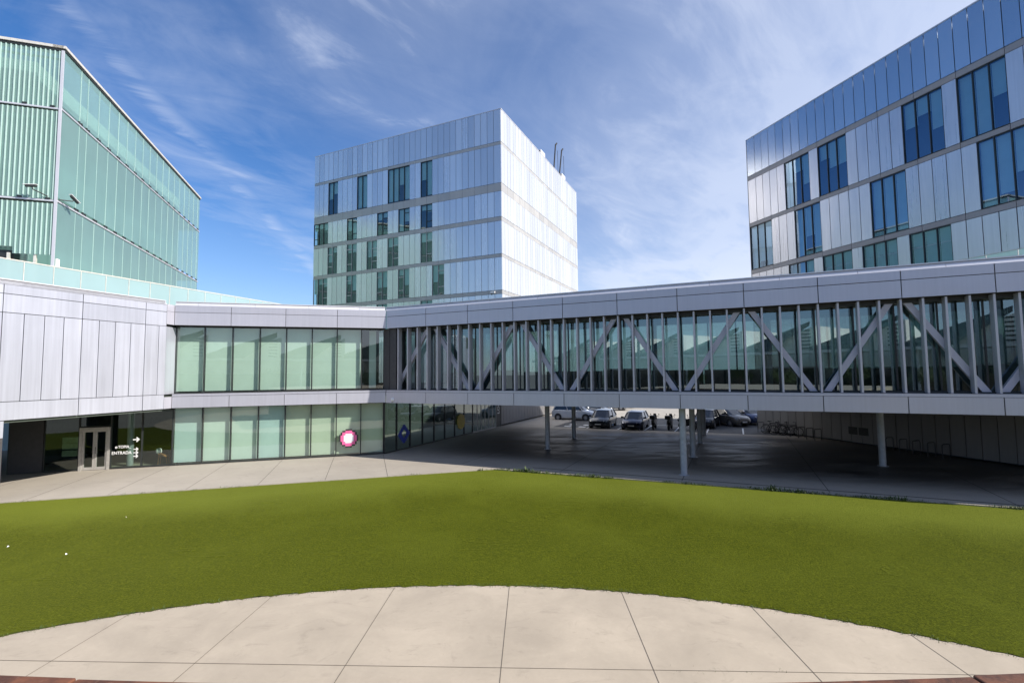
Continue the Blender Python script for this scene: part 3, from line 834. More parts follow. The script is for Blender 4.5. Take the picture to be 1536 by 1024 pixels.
# ------------------------------------------------------------------ office block on the right
R = thing('office_building', 'large office block with bluish panels and triple windows rising on the right', 'building', tuple(RB.o))
gk = [8.90]+[8.79-.695*k for k in range(1, 29)]
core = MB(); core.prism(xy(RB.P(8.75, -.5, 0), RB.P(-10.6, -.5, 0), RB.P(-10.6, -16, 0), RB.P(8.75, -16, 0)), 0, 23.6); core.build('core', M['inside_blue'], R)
rows = [(16.82, 20.40, [(5,8),(9,12),(17,20),(21,24)]), (12.95, 16.53, [(0,3),(6,9),(14,17),(22,25)]), (9.08, 12.62, [(5,8),(9,12),(13,16),(17,20)])]
wm = MB(); wt = MB()
grid_panels(wt, RB, gk, 20.77, 23.86, (), .036, -.16, 0, .007); wt.build('parapet', M['rb_top'], R)
for ri, (z0, z1, wins) in enumerate(rows):
    grid_panels(wm, RB, gk, z0, z1, hatch(wins), .036, -.16, 0, .006)
    for a, b in wins:
        bl_ = [rw.choice((.28, .42, .5, .6, .97)) for _ in range(3)] if ri == 0 else [rw.choice((.6, .85, .97, .97)) for _ in range(3)]
        window(R, RB, gk[a], gk[b], z0+.01, z1-.01, 3, M['glass_r'], M['frame'], bl_, M['blind_t'], .08, .26, .04)
grid_panels(wm, RB, gk, 3.9, 8.75, (), .036, -.16, 0, .005)
wm.build('wall', M['rb'], R)
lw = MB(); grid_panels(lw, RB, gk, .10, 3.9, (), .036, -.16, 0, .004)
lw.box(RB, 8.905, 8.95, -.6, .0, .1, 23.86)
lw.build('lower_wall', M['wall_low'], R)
g2 = gk[::3]+[gk[-1]]
for z0, z1 in ((20.40, 20.77), (16.53, 16.82), (12.62, 12.95), (8.75, 9.08)):
    bd = MB(); grid_panels(bd, RB, g2, z0, z1, (), .024, -.16, -.006, .002); bd.build('band', M['rb_band'], R)
MB().box(RB, -10.7, 8.95, -.4, .02, 23.86, 23.93).build('roof_edge', M['lip'], R)
MB().box(RB, -10.68, -10.62, -16, -.1, 0, 23.86).build('end_wall', M['wall_low'], R)
MB().box(RB, 8.78, 8.9, -16, -.61, 0, 23.86).build('end_wall', M['wall_low'], R)
for a, b in ((.76, 1.32), (.06, .64)):
    m = MB(); 
    for i in range(6): m.box(RB, a, b, .005, .03, .64+.07*i, .64+.07*i+.045)
    m.box(RB, a-.02, b+.02, .001, .006, .60, 1.08); m.build('vent', M['frame'], R)

# ------------------------------------------------------------------ frosted-glass building on the left
G = thing('glass_clad_building', 'tall building wrapped in frosted teal glass behind the panelled wing', 'building', tuple(GC))
HG = 27.25; LR = 29.9; LFt = 16.0
core = MB(); core.prism(xy(GR.P(1.6, -2.3, 0), GR.P(LR-.1, -2.3, 0), GR.P(LR-.1, -14, 0), GR.P(LR-.1, -16, 0), GF.P(LFt, -1.6, 0), GF.P(2.3, -1.6, 0)), 0, HG-.3)
core.build('wall', M['green_core'], G)
lev = [(23.25, HG-.12), (16.9, 22.95), (9.9, 16.55)]
gl_ = MB()
jr = [0.05, 2.25, 3.24]+[4.85+1.62*k for k in range(0, 16)]
jr = [x for x in jr if x < LR-.4]+[LR]
for z0, z1 in lev:
    for i in range(len(jr)-1): gl_.box(GR, jr[i]+.012, jr[i+1]-.012, -.03, -.012, z0, z1, .008)
gl_.build('glass_skin', M['skin'], G)
gj = MB()
for z0, z1 in lev:
    for x in jr[1:-1]: gj.box(GR, x-.011, x+.011, -.06, .0, z0, z1)
gj.build('glass_joint', M['channel_rib'], G)
# walkway gratings behind the skin at each level, and the light edge rails
wk = MB(); rl = MB(); br_ = MB()
for z in (23.1, 16.72):
    wk.box(GR, 1.6, LR, -2.3, -.05, z-.04, z+.04); wk.box(GF, 0, LFt, -1.6, -.05, z-.041, z+.041)
    rl.box(GR, -.03, LR, -.06, .05, z-.13, z-.03); rl.box(GF, 0, LFt, -.06, .05, z-.13, z-.03)
    for x in jr[1:-1]:
        for dx in (-.16, .16): br_.box(GR, x+dx-.06, x+dx+.06, -.02, .09, z-.02, z+.13)
    for x in [1.5*k+.5 for k in range(11)]:
        br_.box(GF, x-.12, x+.12, -.02, .08, z-.02, z+.1)
wk.build('walkway', M['soffit'], G); nf = len(rl.f); nv = len(rl.v); rl.v += br_.v; rl.f += [[i+nv for i in f] for f in br_.f]   # rail with its dark clips
ro = rl.build('edge_rail', M['lip'], G); ro.data.materials.append(M['frame'])
for p in ro.data.polygons[nf:]: p.material_index = 1
cf = MB(); cf.box(GR, -.12, LR+.05, -.6, .12, HG+.02, HG+.2); cf.box(GF, .0, LFt, -.6, .12, HG+.021, HG+.201); cf.build('roof_edge', M['rail'], G)
cf = MB(); cf.box(GR, -.06, LR, -.5, .05, HG-.12, HG+.018); cf.box(GF, .0, LFt, -.5, .05, HG-.121, HG+.019); cf.build('gutter', M['frame'], G)
# front: channel glass
cg = MB(); rb_ = MB()
lev2 = [(23.0, HG-.15), (16.72, 22.85), (9.9, 16.45)]
for li, (z0, z1) in enumerate(lev2):
    k = 0
    while .12+.265*k < LFt:
        a = .12+.265*k
        zb = z0
        if li == 2: zb = 12.95 if a < 2.1 else 13.4
        cg.box(GF, a, a+.255, -.03, -.012, zb, z1, .004)
        rb_.box(GF, a+.09, a+.155, -.012, .035, zb, z1); k += 1
cg.build('channel_glass', M['skin_u'], G); rb_.build('channel_rib', M['channel_rib'], G)
tb = MB()
for z0, z1 in lev2: tb.box(GF, .1, LFt, -.10, -.04, z1-.62, z1-.48)
tb.build('cross_bar', M['channel_rib'], G)
ps = MB(); ps.box(GR, -.10, .0, -.12, .03, 9.9, HG-.13); ps.build('corner_post', M['lip'], G)
lg = MB()
for a in (1.0, 2.4, 4.5): lg.box(GF, a, a+.14, -.2, -.05, 11, 13)
lg.build('leg', M['rail'], G)
MB().box(GF, 2.3, 12, -.9, -.3, 12.6, 13.2).build('service_panel', M['frame'], G)
# cameras + junction box
def cam(p, d, lb, tilt=-.25, arm=None):
    d = Vector(d).normalized()
    t = thing('security_camera', lb, 'security camera', tuple(p), 0, 'security cameras on the buildings')
    p = Vector(p); s = Vector((-d.y, d.x, 0)); q = d*.6+Vector((0,0,tilt*.6))
    up = Vector((0,0,.62))
    m = MB(); w = .08
    m.hexa([p-q*.5-s*w-up*.1, p-q*.5+s*w-up*.1, p-q*.5+s*w+up*.12, p-q*.5-s*w+up*.12, p+q*.5-s*w-up*.1, p+q*.5+s*w-up*.1, p+q*.5+s*w+up*.12, p+q*.5-s*w+up*.12])
    m.build('housing', M['frame'], t, bevel=.03)
    m = MB(); w = .105
    m.hexa([p-q*.55-s*w+up*.125, p-q*.55+s*w+up*.125, p-q*.55+s*w+up*.17, p-q*.55-s*w+up*.17, p+q*.65-s*w+up*.125, p+q*.65+s*w+up*.125, p+q*.65+s*w+up*.17, p+q*.65-s*w+up*.17])
    m.build('sun_shield', M['white'], t)
    MB().tube([p-q*.1-up*.1, p-q*.2-up*.35, arm], .035, 8).build('bracket', M['frame'], t)
cam(GF.P(1.15, .55, 17.35), GF.u, 'security camera at the glass corner aimed left along the ribbed front', -.08, GF.P(.5, .02, 16.9))
cam(GR.P(.75, .6, 17.05), GR.u*.8+GR.v*.2, 'security camera at the glass corner tilted down along the smooth side', -.5, GR.P(.2, .02, 16.8))
t = thing('security_camera', 'tiny camera on the tower edge just above the bridge roof', 'security camera', tuple(TL.P(.9, .05, 12.28)))
MB().box(TL, .65, 1.1, .15, .3, 12.2, 12.36).build('housing', M['white'], t, bevel=.02)
MB().tube([TL.P(1.1, -.01, 12.1), TL.P(1.05, .2, 12.22)], .03, 8).build('bracket', M['frame'], t)
t = tag(MB().box(GR, .15, .42, .0, .12, 12.2, 12.75).build('junction_box', M['white'], bevel=.015), 'small white junction box at the foot of the frosted glass corner', 'junction box')

# ------------------------------------------------------------------ vehicles
def car_paint(name, c, metal=.3, rough=.3):
    m, nt, nd, ln, b = nodes(name)
    f = noise(nt, pos(nt), 3, 4)
    ln.new(mixc(nt, f, tuple(x*.85 for x in c), tuple(min(1, x*1.1) for x in c)), b.inputs['Base Color'])
    b.inputs['Metallic'].default_value = metal; b.inputs['Roughness'].default_value = rough
    b.inputs['Coat Weight'].default_value = .8; b.inputs['Coat Roughness'].default_value = .06
    return m
M['tyre'] = plain('tyre_rubber', (.02, .02, .02), .85)
M['alloy'] = plain('alloy_rim', (.45, .45, .46), .35, .7)
M['carglass'] = plain('car_glass', (.012, .016, .02), .05, 0, .05, 2, 1.0)
M['lampglass'] = plain('headlight_glass', (.62, .64, .66), .12, .2)
M['redlamp'] = plain('tail_light', (.35, .02, .02), .2)
M['trim'] = plain('black_trim', (.02, .02, .022), .6)
def car(name, label, paint, loc, az, L=4.1, Wd=1.75, H=1.47, hood=.95, rear=.35, belt=.92, group='parked cars in the car park', wind=.62, tail=.35, roofrail=False):
    """nose towards +y of its own frame; rz turns it to the compass bearing az"""
    t = thing(name, label, 'car', loc, -rad(az), group, local=True)
    h = L/2; w = Wd/2; g = .19
    ys = [-h, -h+.06, -h+.28, -h+.75, -.3, .55, h-hood, h-.45, h-.14, h]
    zt = [belt-.22, belt-.06, belt, belt+.01, belt, belt-.01, belt-.02, belt-.12, belt-.24, belt-.42]
    ww = [.80, .90, .97, 1., 1., 1., .99, .96, .88, .74]
    zb = [.42, .30, .24, g, g, g, g, g, .22, .30]
    rings = []
    for y, z, k, b0 in zip(ys, zt, ww, zb):
        q = w*k; mid = b0+(z-b0)*.55
        rings.append([(-q*.86, y, b0), (q*.86, y, b0), (q*.98, y, b0+.10), (q, y, mid), (q*.97, y, z-.07), (q*.86, y, z), (0, y, z+.03), (-q*.86, y, z), (-q*.97, y, z-.07), (-q, y, mid), (-q*.98, y, b0+.10)])
    MB().loft(rings).build('body', paint, t, smooth=True)
    # greenhouse
    y0, y1 = -h+rear*.35, h-hood+.12          # glass feet
    r0, r1 = -h+rear*.35+tail, h-hood-wind    # roof ends
    wb, wr = w*.90, w*.70
    gs = MB(); zb_ = belt-.02
    lo = [(-wb, y0+.10, zb_), (-wb*.6, y0, zb_), (wb*.6, y0, zb_), (wb, y0+.10, zb_), (wb, y1-.25, zb_), (wb*.6, y1, zb_), (-wb*.6, y1, zb_), (-wb, y1-.25, zb_)]
    hi = [(-wr, r0+.10, H-.05), (-wr*.7, r0, H-.05), (wr*.7, r0, H-.05), (wr, r0+.10, H-.05), (wr, r1-.12, H-.05), (wr*.7, r1, H-.05), (-wr*.7, r1, H-.05), (-wr, r1-.12, H-.05)]
    gs.loft([lo, hi]); gs.build('window', M['carglass'], t)
    rf = MB()
    rf.loft([[(x*1.02, y*1.01, H-.052) for x, y, z in hi], [(x*1.0, y*1.0, H-.02) for x, y, z in hi], [(x*.8, y*.9, H) for x, y, z in hi]])
    rf.build('roof', paint, t, smooth=True)
    pl = MB()
    for sx in (-1, 1):
        pl.tube([(sx*wb, y1-.22, zb_), (sx*wr*1.0, r1-.08, H-.045)], .035, 6)
        pl.tube([(sx*wb, y0+.14, zb_), (sx*wr*1.0, r0+.14, H-.045)], .06, 6)
        ym = (y0+y1)/2-.05; pl.tube([(sx*(wb+.004), ym, zb_), (sx*(wr+.004), (r0+r1)/2-.03, H-.045)], .035, 6)
    pl.build('pillar', paint, t)
    for sy in (h-.78, -h+.72):
        for sx in (-1, 1):
            c = (sx*(w-.10), sy, .315)
            ty = MB().lathe(c, [(.20, -.10), (.315, -.09), (.325, -.05), (.325, .05), (.315, .09), (.20, .10)], 22, (1,0,0)).build('wheel', M['tyre'], t, smooth=True)
            MB().lathe((sx*(w-.0), sy, .315), [(.03, .02*sx), (.10, .012*sx), (.19, .0), (.21, .012*sx), (.21, -.03*sx)], 16, (1,0,0)).build('rim', M['alloy'], ty, smooth=True)
            MB().lathe((sx*(w-.12), sy, .33), [(.37, -.10), (.375, .1245)], 22, (sx,0,0)).build('wheel_arch', M['trim'], t)
    for sx in (-1, 1):
        MB().hexa([(sx*w*.50, h-.04, belt-.37), (sx*w*.80, h-.22, belt-.36), (sx*w*.84, h-.30, belt-.36), (sx*w*.50, h-.14, belt-.36),
                   (sx*w*.50, h-.07, belt-.24), (sx*w*.82, h-.27, belt-.20), (sx*w*.86, h-.36, belt-.20), (sx*w*.50, h-.18, belt-.22)]).build('headlight', M['lampglass'], t)
        MB().box(WORLD, sx*w*.62-.14, sx*w*.62+.14, -h-.012, -h+.12, belt-.36, belt-.16).build('tail_light', M['redlamp'], t)
        MB().hexa([(sx*(w*.93), y1-.28, belt-.0), (sx*(w+.20), y1-.30, belt+.0), (sx*(w+.20), y1-.42, belt+.0), (sx*(w*.93), y1-.40, belt),
                   (sx*(w*.93), y1-.28, belt+.14), (sx*(w+.18), y1-.30, belt+.15), (sx*(w+.18), y1-.42, belt+.15), (sx*(w*.93), y1-.40, belt+.14)]).build('mirror', M['trim'], t, bevel=.02)
    MB().box(WORLD, -w*.55, w*.55, h-.03, h+.012, .30, .47).build('grille', M['trim'], t)
    MB().box(WORLD, -.26, .26, h+.013, h+.025, .36, .47).build('number_plate', M['white'], t)
    if roofrail:
        for sx in (-1, 1): MB().tube([(sx*wr*.95, r0+.2, H-.03), (sx*wr*.95, r0+.3, H+.03), (sx*wr*.95, r1-.3, H+.03), (sx*wr*.95, r1-.2, H-.03)], .02, 6).build('roof_rail', M['trim'], t)
    return t
pa = dict(white=car_paint('paint_white', (.62, .64, .66), 0), dark=car_paint('paint_graphite', (.045, .05, .058), .3), navy=car_paint('paint_navy', (.03, .035, .07), .4),
          black=car_paint('paint_black', (.015, .015, .017), .2), taupe=car_paint('paint_taupe', (.16, .145, .13), .5), blue=car_paint('paint_blue', (.05, .07, .16), .4),
          silver=car_paint('paint_silver', (.38, .40, .43), .6))
ZC = -.06
def at(s, n): p = sn(s, n, ZC); return (p.x, p.y, ZC)
car('suv', 'white parked suv seen side-on just right of the thin bridge column', pa['white'], (6.3, 50.2, ZC), 112, 4.35, 1.82, 1.68, 1.05, .2, 1.05, wind=.55, tail=.25, roofrail=True)
car('parked_car', 'pale parked car mostly hidden behind the white suv', pa['silver'], (9.0, 54.3, ZC), 112, 4.3, 1.8, 1.5)
car('parked_car', 'dark parked estate car with red lights seen above the graphite hatchback', pa['black'], (9.9, 60.5, ZC), 114, 4.6, 1.8, 1.5, tail=.2)
car('parked_car', 'silver blue parked car with its nose showing right of the dark estate car', pa['silver'], (12.6, 62.5, ZC), 112, 4.3, 1.8, 1.5)
car('parked_car', 'small black parked car farthest right in the back row behind the white suv', pa['black'], (15.0, 66.5, ZC), 112, 3.9, 1.7, 1.5)
car('hatchback', 'graphite hatchback parked nose out, left neighbour of the navy car', pa['dark'], (8.05, 43.6, ZC), 203, 4.2, 1.78, 1.5, .95, .3, .95)
car('hatchback', 'navy compact hatchback parked nose out beside the motorcycles', pa['navy'], (10.55, 42.1, ZC), 205, 4.1, 1.75, 1.44, .95, .3, .92)
car('hatchback', 'small black car parked right of the row of bridge columns', pa['black'], (16.9, 42.7, ZC), 212, 3.8, 1.7, 1.5, .85, .25, .95)
car('people_carrier', 'taupe people carrier with roof rails parked beside the small black car', pa['taupe'], (19.15, 44.3, ZC), 158, 4.5, 1.8, 1.62, .9, .2, 1.0, wind=.85, tail=.2, roofrail=True)
car('people_carrier', 'dark blue people carrier parked behind the taupe one near the wall', pa['blue'], (21.5, 45.4, ZC), 168, 4.4, 1.8, 1.6, .9, .25, 1.0, wind=.8)
car('suv', 'white car parked behind the dark blue people carrier by the wall end', pa['white'], (23.8, 48.3, ZC), 165, 4.4, 1.8, 1.65, 1.0, .25, 1.05)
cols_ = ['black', 'dark', 'silver', 'black', 'navy', 'white', 'dark', 'black', 'white']
src = car('parked_car', 'far black parked car left end of the row glimpsed under the bridge edge', pa['black'], (22.0, 86.0, ZC), 204, group='cars in the far row')
rowlab = ['dark', 'silver', 'black', 'navy', 'white']
for i in range(5):
    c = copy_tree(src); c.location = (22.0+2.75*(i+1), 86.0-1.25*(i+1), ZC)
    c['label'] = ['far graphite car second from the left in the row glimpsed under the bridge', 'far silver car third in the row glimpsed under the bridge edge', 'far black car fourth in the row glimpsed under the bridge edge',
                  'far navy car next to last in the row glimpsed under the bridge', 'far white car right end of the row glimpsed under the bridge'][i]
    for ch in [x for x in SC.objects if x.parent == c and x.name.split('.')[0] in ('body', 'roof', 'pillar')]:
        ch.data = ch.data.copy(); ch.data.materials[0] = pa[rowlab[i]]

def motorbike(label, loc, az, col, topbox=True, screen=True):
    t = thing('motorcycle', label, 'motorcycle', loc, -rad(az), 'motorcycles beside the parked cars', local=True)
    for y, r in ((.68, .29), (-.62, .28)):
        wl_ = MB().lathe((0, y, r), [(r-.10, -.06), (r-.02, -.065), (r, -.03), (r, .03), (r-.02, .065), (r-.10, .06)], 20, (1,0,0)).build('wheel', M['tyre'], t, smooth=True)
        MB().lathe((0, y, r), [(.04, -.05), (r-.10, -.03), (r-.10, .03), (.04, .05)], 14, (1,0,0)).build('rim', M['alloy'], wl_)
    b = MB()
    b.loft([[(-.06, .55, .55), (.06, .55, .55), (.08, .5, .85), (-.08, .5, .85)], [(-.19, .35, .35), (.19, .35, .35), (.20, .32, .95), (-.20, .32, .95)], [(-.2, .0, .28), (.2, .0, .28), (.18, -.05, .78), (-.18, -.05, .78)],
            [(-.2, -.4, .38), (.2, -.4, .38), (.17, -.45, .80), (-.17, -.45, .80)], [(-.1, -.9, .68), (.1, -.9, .68), (.1, -.92, .84), (-.1, -.92, .84)]])
    b.build('body', col, t, smooth=True)
    MB().loft([[(-.14, .12, .82), (.14, .12, .82), (.12, .1, .87), (-.12, .1, .87)], [(-.17, -.35, .80), (.17, -.35, .80), (.15, -.35, .88), (-.15, -.35, .88)], [(-.12, -.8, .85), (.12, -.8, .85), (.10, -.8, .93), (-.10, -.8, .93)]]).build('seat', M['trim'], t)
    MB().tube([(-.36, .30, 1.02), (-.2, .38, 1.06), (0, .40, 1.0), (.2, .38, 1.06), (.36, .30, 1.02)], .018, 8).build('handlebar', M['trim'], t)
    for sx in (-1, 1):
        MB().tube([(sx*.07, .42, 1.0), (sx*.07, .68, .29)], .03, 8).build('fork', M['alloy'], t)
        MB().tube([(sx*.28, .36, 1.04), (sx*.34, .36, 1.2)], .01, 6).tube([(sx*.34, .34, 1.2), (sx*.34, .36, 1.24)], .05, 8).build('mirror', M['trim'], t)
    if screen: MB().hexa([(-.16, .50, .95), (.16, .50, .95), (.16, .48, .95), (-.16, .48, .95), (-.11, .36, 1.28), (.11, .36, 1.28), (.11, .35, 1.28), (-.11, .35, 1.28)]).build('windscreen', M['carglass'], t)
    MB().lathe((0, .55, .86), [(.02, .06), (.09, .04), (.10, 0)], 14, (0,1,0)).build('headlight', M['lampglass'], t)
    if topbox: MB().box(WORLD, -.22, .22, -1.12, -.74, .92, 1.22).build('top_box', M['trim'], t, bevel=.04)
    return t
motorbike('dark touring motorcycle parked beside the navy hatchback', (11.95, 41.4, ZC), 25, pa['black'])
motorbike('black scooter parked between the touring motorcycle and the bridge columns', (13.15, 41.0, ZC), 28, pa['dark'])
motorbike('dark motorcycle half hidden behind the row of bridge columns', (14.5, 40.8, ZC), 150, pa['black'], False)

# bicycles + hoops along the office wall
M['bikeframe'] = plain('bike_frame', (.03, .03, .035), .4)
def ring(mb, c, r, t, ax, n=28):
    ax = Vector(ax).normalized(); x = Vector((0,0,1)); y = ax.cross(x)
    mb.tube([Vector(c)+(x*cos(a)+y*sin(a))*r for a in [6.2832*i/n for i in range(n)]], t, 6, closed=True)
def bicycle(label, loc, az, lean=0):
    t = thing('bicycle', label, 'bicycle', loc, -rad(az), 'bicycles at the wall hoops', local=True); t.rotation_euler = (0, lean, -rad(az))
    for y in (.53, -.53):
        m = MB(); ring(m, (0, y, .34), .325, .022, (1,0,0)); wo = m.build('wheel', M['tyre'], t, smooth=True)
        m = MB()
        for k in range(10): m.tube([(0, y, .34), (0, y+.31*cos(k*.628), .34+.31*sin(k*.628))], .004, 4)
        m.build('spokes', M['alloy'], wo)
    f = MB(); bb = (0, -.08, .30); st = (0, -.24, .80); hd = (0, .38, .80)
    for a, b in ((bb, st), (st, hd), (bb, (0, .40, .70)), (bb, (0, -.53, .34)), (st, (0, -.53, .34)), ((0, .36, .88), (0, .41, .68)), ((0, .41, .68), (0, .53, .34))): f.tube([a, b], .022, 8)
    f.build('frame', M['bikeframe'], t, smooth=True)
    MB().tube([(0, -.24, .80), (0, -.27, .92)], .014).hexa([(-.08, -.40, .92), (.08, -.40, .92), (.02, -.10, .93), (-.02, -.10, .93), (-.08, -.40, .97), (.08, -.40, .97), (.02, -.10, .96), (-.02, -.10, .96)]).build('saddle', M['trim'], t)
    MB().tube([(0, .36, .88), (0, .34, 1.0)], .015).tube([(-.29, .28, 1.02), (-.12, .36, 1.0), (.12, .36, 1.0), (.29, .28, 1.02)], .014).build('handlebar', M['bikeframe'], t)
    MB().lathe((.03, -.08, .30), [(.095, -.004), (.095, .004)], 14, (1,0,0)).tube([(.06, -.08, .30), (.07, .06, .18)], .01).build('crank', M['alloy'], t)
    MB().tube([(-.06, -.75, .70), (-.06, -.35, .72)], .01).tube([(.06, -.75, .70), (.06, -.35, .72)], .01).build('carrier', M['bikeframe'], t)
    return t
p = RB.P(6.75, .65, 0); bicycle('dark bicycle leaning at the hoops, leftmost of the three', (p.x, p.y, 0), 112, .08)
p = RB.P(5.95, .72, 0); bicycle('dark bicycle with front wheel turned to the viewer, middle of the three', (p.x, p.y, 0), 128, .1)
p = RB.P(5.35, .55, 0); bicycle('dark bicycle nearest the empty hoops, rightmost of the three', (p.x, p.y, 0), 140, -.06)
def hoop(s, lab, first=[None]):
    if first[0] is None:
        t = thing('bike_hoop', lab, 'bike rack', (0,0,0), 0, 'bike hoops along the wall', local=True)
        MB().tube([(-.30, 0, 0), (-.30, 0, .66), (-.275, 0, .725), (-.21, 0, .75), (.21, 0, .75), (.275, 0, .725), (.30, 0, .66), (.30, 0, 0)], .025, 8).build('hoop', M['bikeframe'], t, smooth=True)
        MB().lathe((-.3, 0, .0), [(.06, .001), (.06, .012)], 12).lathe((.3, 0, .0), [(.06, .001), (.06, .012)], 12).build('foot_plate', M['bikeframe'], t)
        first[0] = t
    else:
        t = copy_tree(first[0]); t['label'] = lab
    p = RB.P(s, .62, 0); t.location = (p.x, p.y, 0.0); t.rotation_euler = (0, 0, rad(17.6))
hl = ['metal bike hoop at the wall end nearest the parked cars', 'metal bike hoop holding the leftmost bicycle', 'metal bike hoop holding the middle bicycle', 'metal bike hoop right next to the rightmost bicycle',
      'empty bike hoop second after the bicycles', 'empty bike hoop third after the bicycles', 'empty bike hoop fourth after the bicycles, before the vents',
      'bike hoop right of the lone column, first of five in the dark', 'bike hoop right of the lone column, second of five in the dark', 'bike hoop right of the lone column, middle of five in the dark',
      'bike hoop right of the lone column, fourth of five in the dark', 'bike hoop right of the lone column, last of five in the dark']
for s, l in zip((8.0, 6.9, 6.0, 5.05, 4.35, 3.70, 3.05, -1.65, -2.4, -3.1, -3.85, -4.55), hl): hoop(s, l)

# parking bay paint
pm = MB()
for s in (-11.9, -9.2, -7.4, -7.0, -4.6, -2.2, .4):
    strip(pm, sn(s, 41.0), sn(s, 45.6), .11, ZC+.004)
for k in range(3):
    for j in range(2): strip(pm, sn(-14.2+1.35*k, 42.2+1.5*j), sn(-14.2+1.35*k+.62, 42.2+1.5*j), .55, ZC+.004)
strip(pm, sn(-12.3, 45.8), sn(-2, 45.8), .11, ZC+.0045)
struct(pm.build('road_marking', M['paint']))
bm_ = MB(); strip(bm_, sn(-12.4, 44.8), sn(-10.2, 44.8), 1.2, ZC+.006); struct(bm_.build('blue_bay_marking', M['paint_blue']))

# ------------------------------------------------------------------ the far side of the square: seen mirrored in the glass
H_ = thing('sawtooth_hall', 'pale hall with dark slanted roofs mirrored in the bridge glass', 'building', (-10, -75, 0))
pw = MB(); dk2 = MB(); sl = MB()
HF = Fr((0, -70), 90, 0)
M['hallwhite'] = plain('hall_white', (.66, .66, .62), .7, 0, .05, .3)
M['hallroof'] = plain('hall_roof', (.05, .07, .075), .6)
for k in range(-6, 5):
    u = 15*k
    pw.hexa([HF.P(u, -25, 0), HF.P(u+15, -25, 0), HF.P(u+15, 0, 0), HF.P(u, 0, 0), HF.P(u, -25, 9), HF.P(u+15, -25, 14.5), HF.P(u+15, 0, 14), HF.P(u, 0, 8.5)])
    dk2.hexa([HF.P(u-.2, .02, 8.9), HF.P(u+14, .02, 14.0), HF.P(u+6.5, 3.2, 8.6), HF.P(u-.2, 3.2, 8.6), HF.P(u-.2, -.5, 9.9), HF.P(u+14, -.5, 15.0), HF.P(u+7, 3.0, 9.6), HF.P(u-.2, 3.0, 9.6)])
    for j in range(6):
        z = 9.2+.75*j
        sl.box(HF, u+12.2, u+14.2, .0, .04, z, z+.28)
pw.build('wall', M['hallwhite'], H_); dk2.build('roof', M['hallroof'], H_); sl.build('slot', M['frame'], H_)
gl2 = MB(); gl2.box(HF, -90, 75, .0, .05, 0, 5.2); gl2.build('glass_front', M['carglass'], H_)
cn = MB(); cn.box(HF, -90, 75, 3.3, 11, 8.0, 8.5)
for k in range(-6, 6): cn.lathe(HF.P(14*k+3, 9.5, 0), [(.25, 0), (.25, 8.0)], 10)
cn.build('canopy', M['hallwhite'], H_)

M['bark'] = plain('bark', (.10, .075, .05), .9); M['leaf'] = plain('tree_leaf', (.055, .085, .022), .7, 0, .4, 2)
def tree():
    t = thing('broadleaf_tree', 'round broadleaf tree mirrored in the bridge glass', 'tree', (0,0,0), 0, 'trees across the square', local=True)
    rnd = random.Random(2); m = MB()
    m.tube([(0,0,0), (.05,.02,1.2), (0,.1,2.4), (.1,.1,3.6)], [.17, .14, .11, .05], 8)
    tips = []
    for k in range(7):
        a = k*.9; e = Vector((cos(a)*1.3, sin(a)*1.3, 3.2+.5*(k % 3))); m.tube([(0, .05, 1.7+.15*k), e*.6+Vector((0,0,.8)), e], [.07, .05, .02], 6); tips.append(e)
    m.build('trunk', M['bark'], t)
    c = MB()
    for _ in range(2200):
        e = rnd.choice(tips); p = e+Vector((rnd.gauss(0, .55), rnd.gauss(0, .55), rnd.gauss(.1, .45)))
        a = Vector((rnd.gauss(0,1), rnd.gauss(0,1), rnd.gauss(0,1))).normalized()*.10; b = a.orthogonal().normalized()*.06
        c.quad(p-a, p-b, p+a, p+b)
    c.build('crown', M['leaf'], t, recalc=False); return t
t0 = tree(); t0.location = (-30, -48, 0); t0['label'] = 'broadleaf tree mirrored in the bridge glass, leftmost across the square'
for i, (x, y, s, lb) in enumerate(((-22, -50, 1.1, 'broadleaf tree second from the left across the square, mirrored in glass'), (-13, -47, .95, 'broadleaf tree third from the left across the square, mirrored in glass'),
                        (-4, -51, 1.15, 'broadleaf tree fourth from the left across the square, mirrored in glass'), (6, -48, 1.0, 'broadleaf tree fifth from the left across the square, mirrored in glass'), (15, -50, 1.1, 'broadleaf tree rightmost across the square, mirrored in glass'))):
    c = copy_tree(t0); c.location = (x, y, 0); c.rotation_euler = (0, 0, i*1.3); c.scale = (s, s, s); c['label'] = lb

# ------------------------------------------------------------------ sky, sun, camera
SUN_AZ, SUN_EL = 109.2, 37.0
w = bpy.data.worlds.new('World'); SC.world = w; w.use_nodes = True
nt = w.node_tree; bg = nt.nodes['Background']
sky = nt.nodes.new('ShaderNodeTexSky'); sky.sky_type = 'NISHITA'; sky.sun_disc = False
sky.sun_elevation = rad(SUN_EL); sky.sun_rotation = rad(SUN_AZ)
sky.air_density = 1.0; sky.dust_density = .3; sky.ozone_density = 2.5; sky.altitude = 200
tc = nt.nodes.new('ShaderNodeTexCoord')
sp = nt.nodes.new('ShaderNodeSeparateXYZ'); nt.links.new(tc.outputs['Generated'], sp.inputs[0])
zc = math_(nt, 'ADD', math_(nt, 'MAXIMUM', sp.outputs['Z'], 0.0), .1)
cu = math_(nt, 'DIVIDE', sp.outputs['X'], zc); cv = math_(nt, 'DIVIDE', sp.outputs['Y'], zc)
cb_ = nt.nodes.new('ShaderNodeCombineXYZ'); nt.links.new(cu, cb_.inputs[0]); nt.links.new(cv, cb_.inputs[1])
def mapped(rot, sc, loc=(0,0,0)):
    a = nt.nodes.new('ShaderNodeMapping'); a.inputs['Rotation'].default_value = (0,0,rot); nt.links.new(cb_.outputs[0], a.inputs[0])
    b = nt.nodes.new('ShaderNodeMapping'); b.inputs['Scale'].default_value = sc; b.inputs['Location'].default_value = loc; nt.links.new(a.outputs[0], b.inputs[0])
    return b.outputs[0]
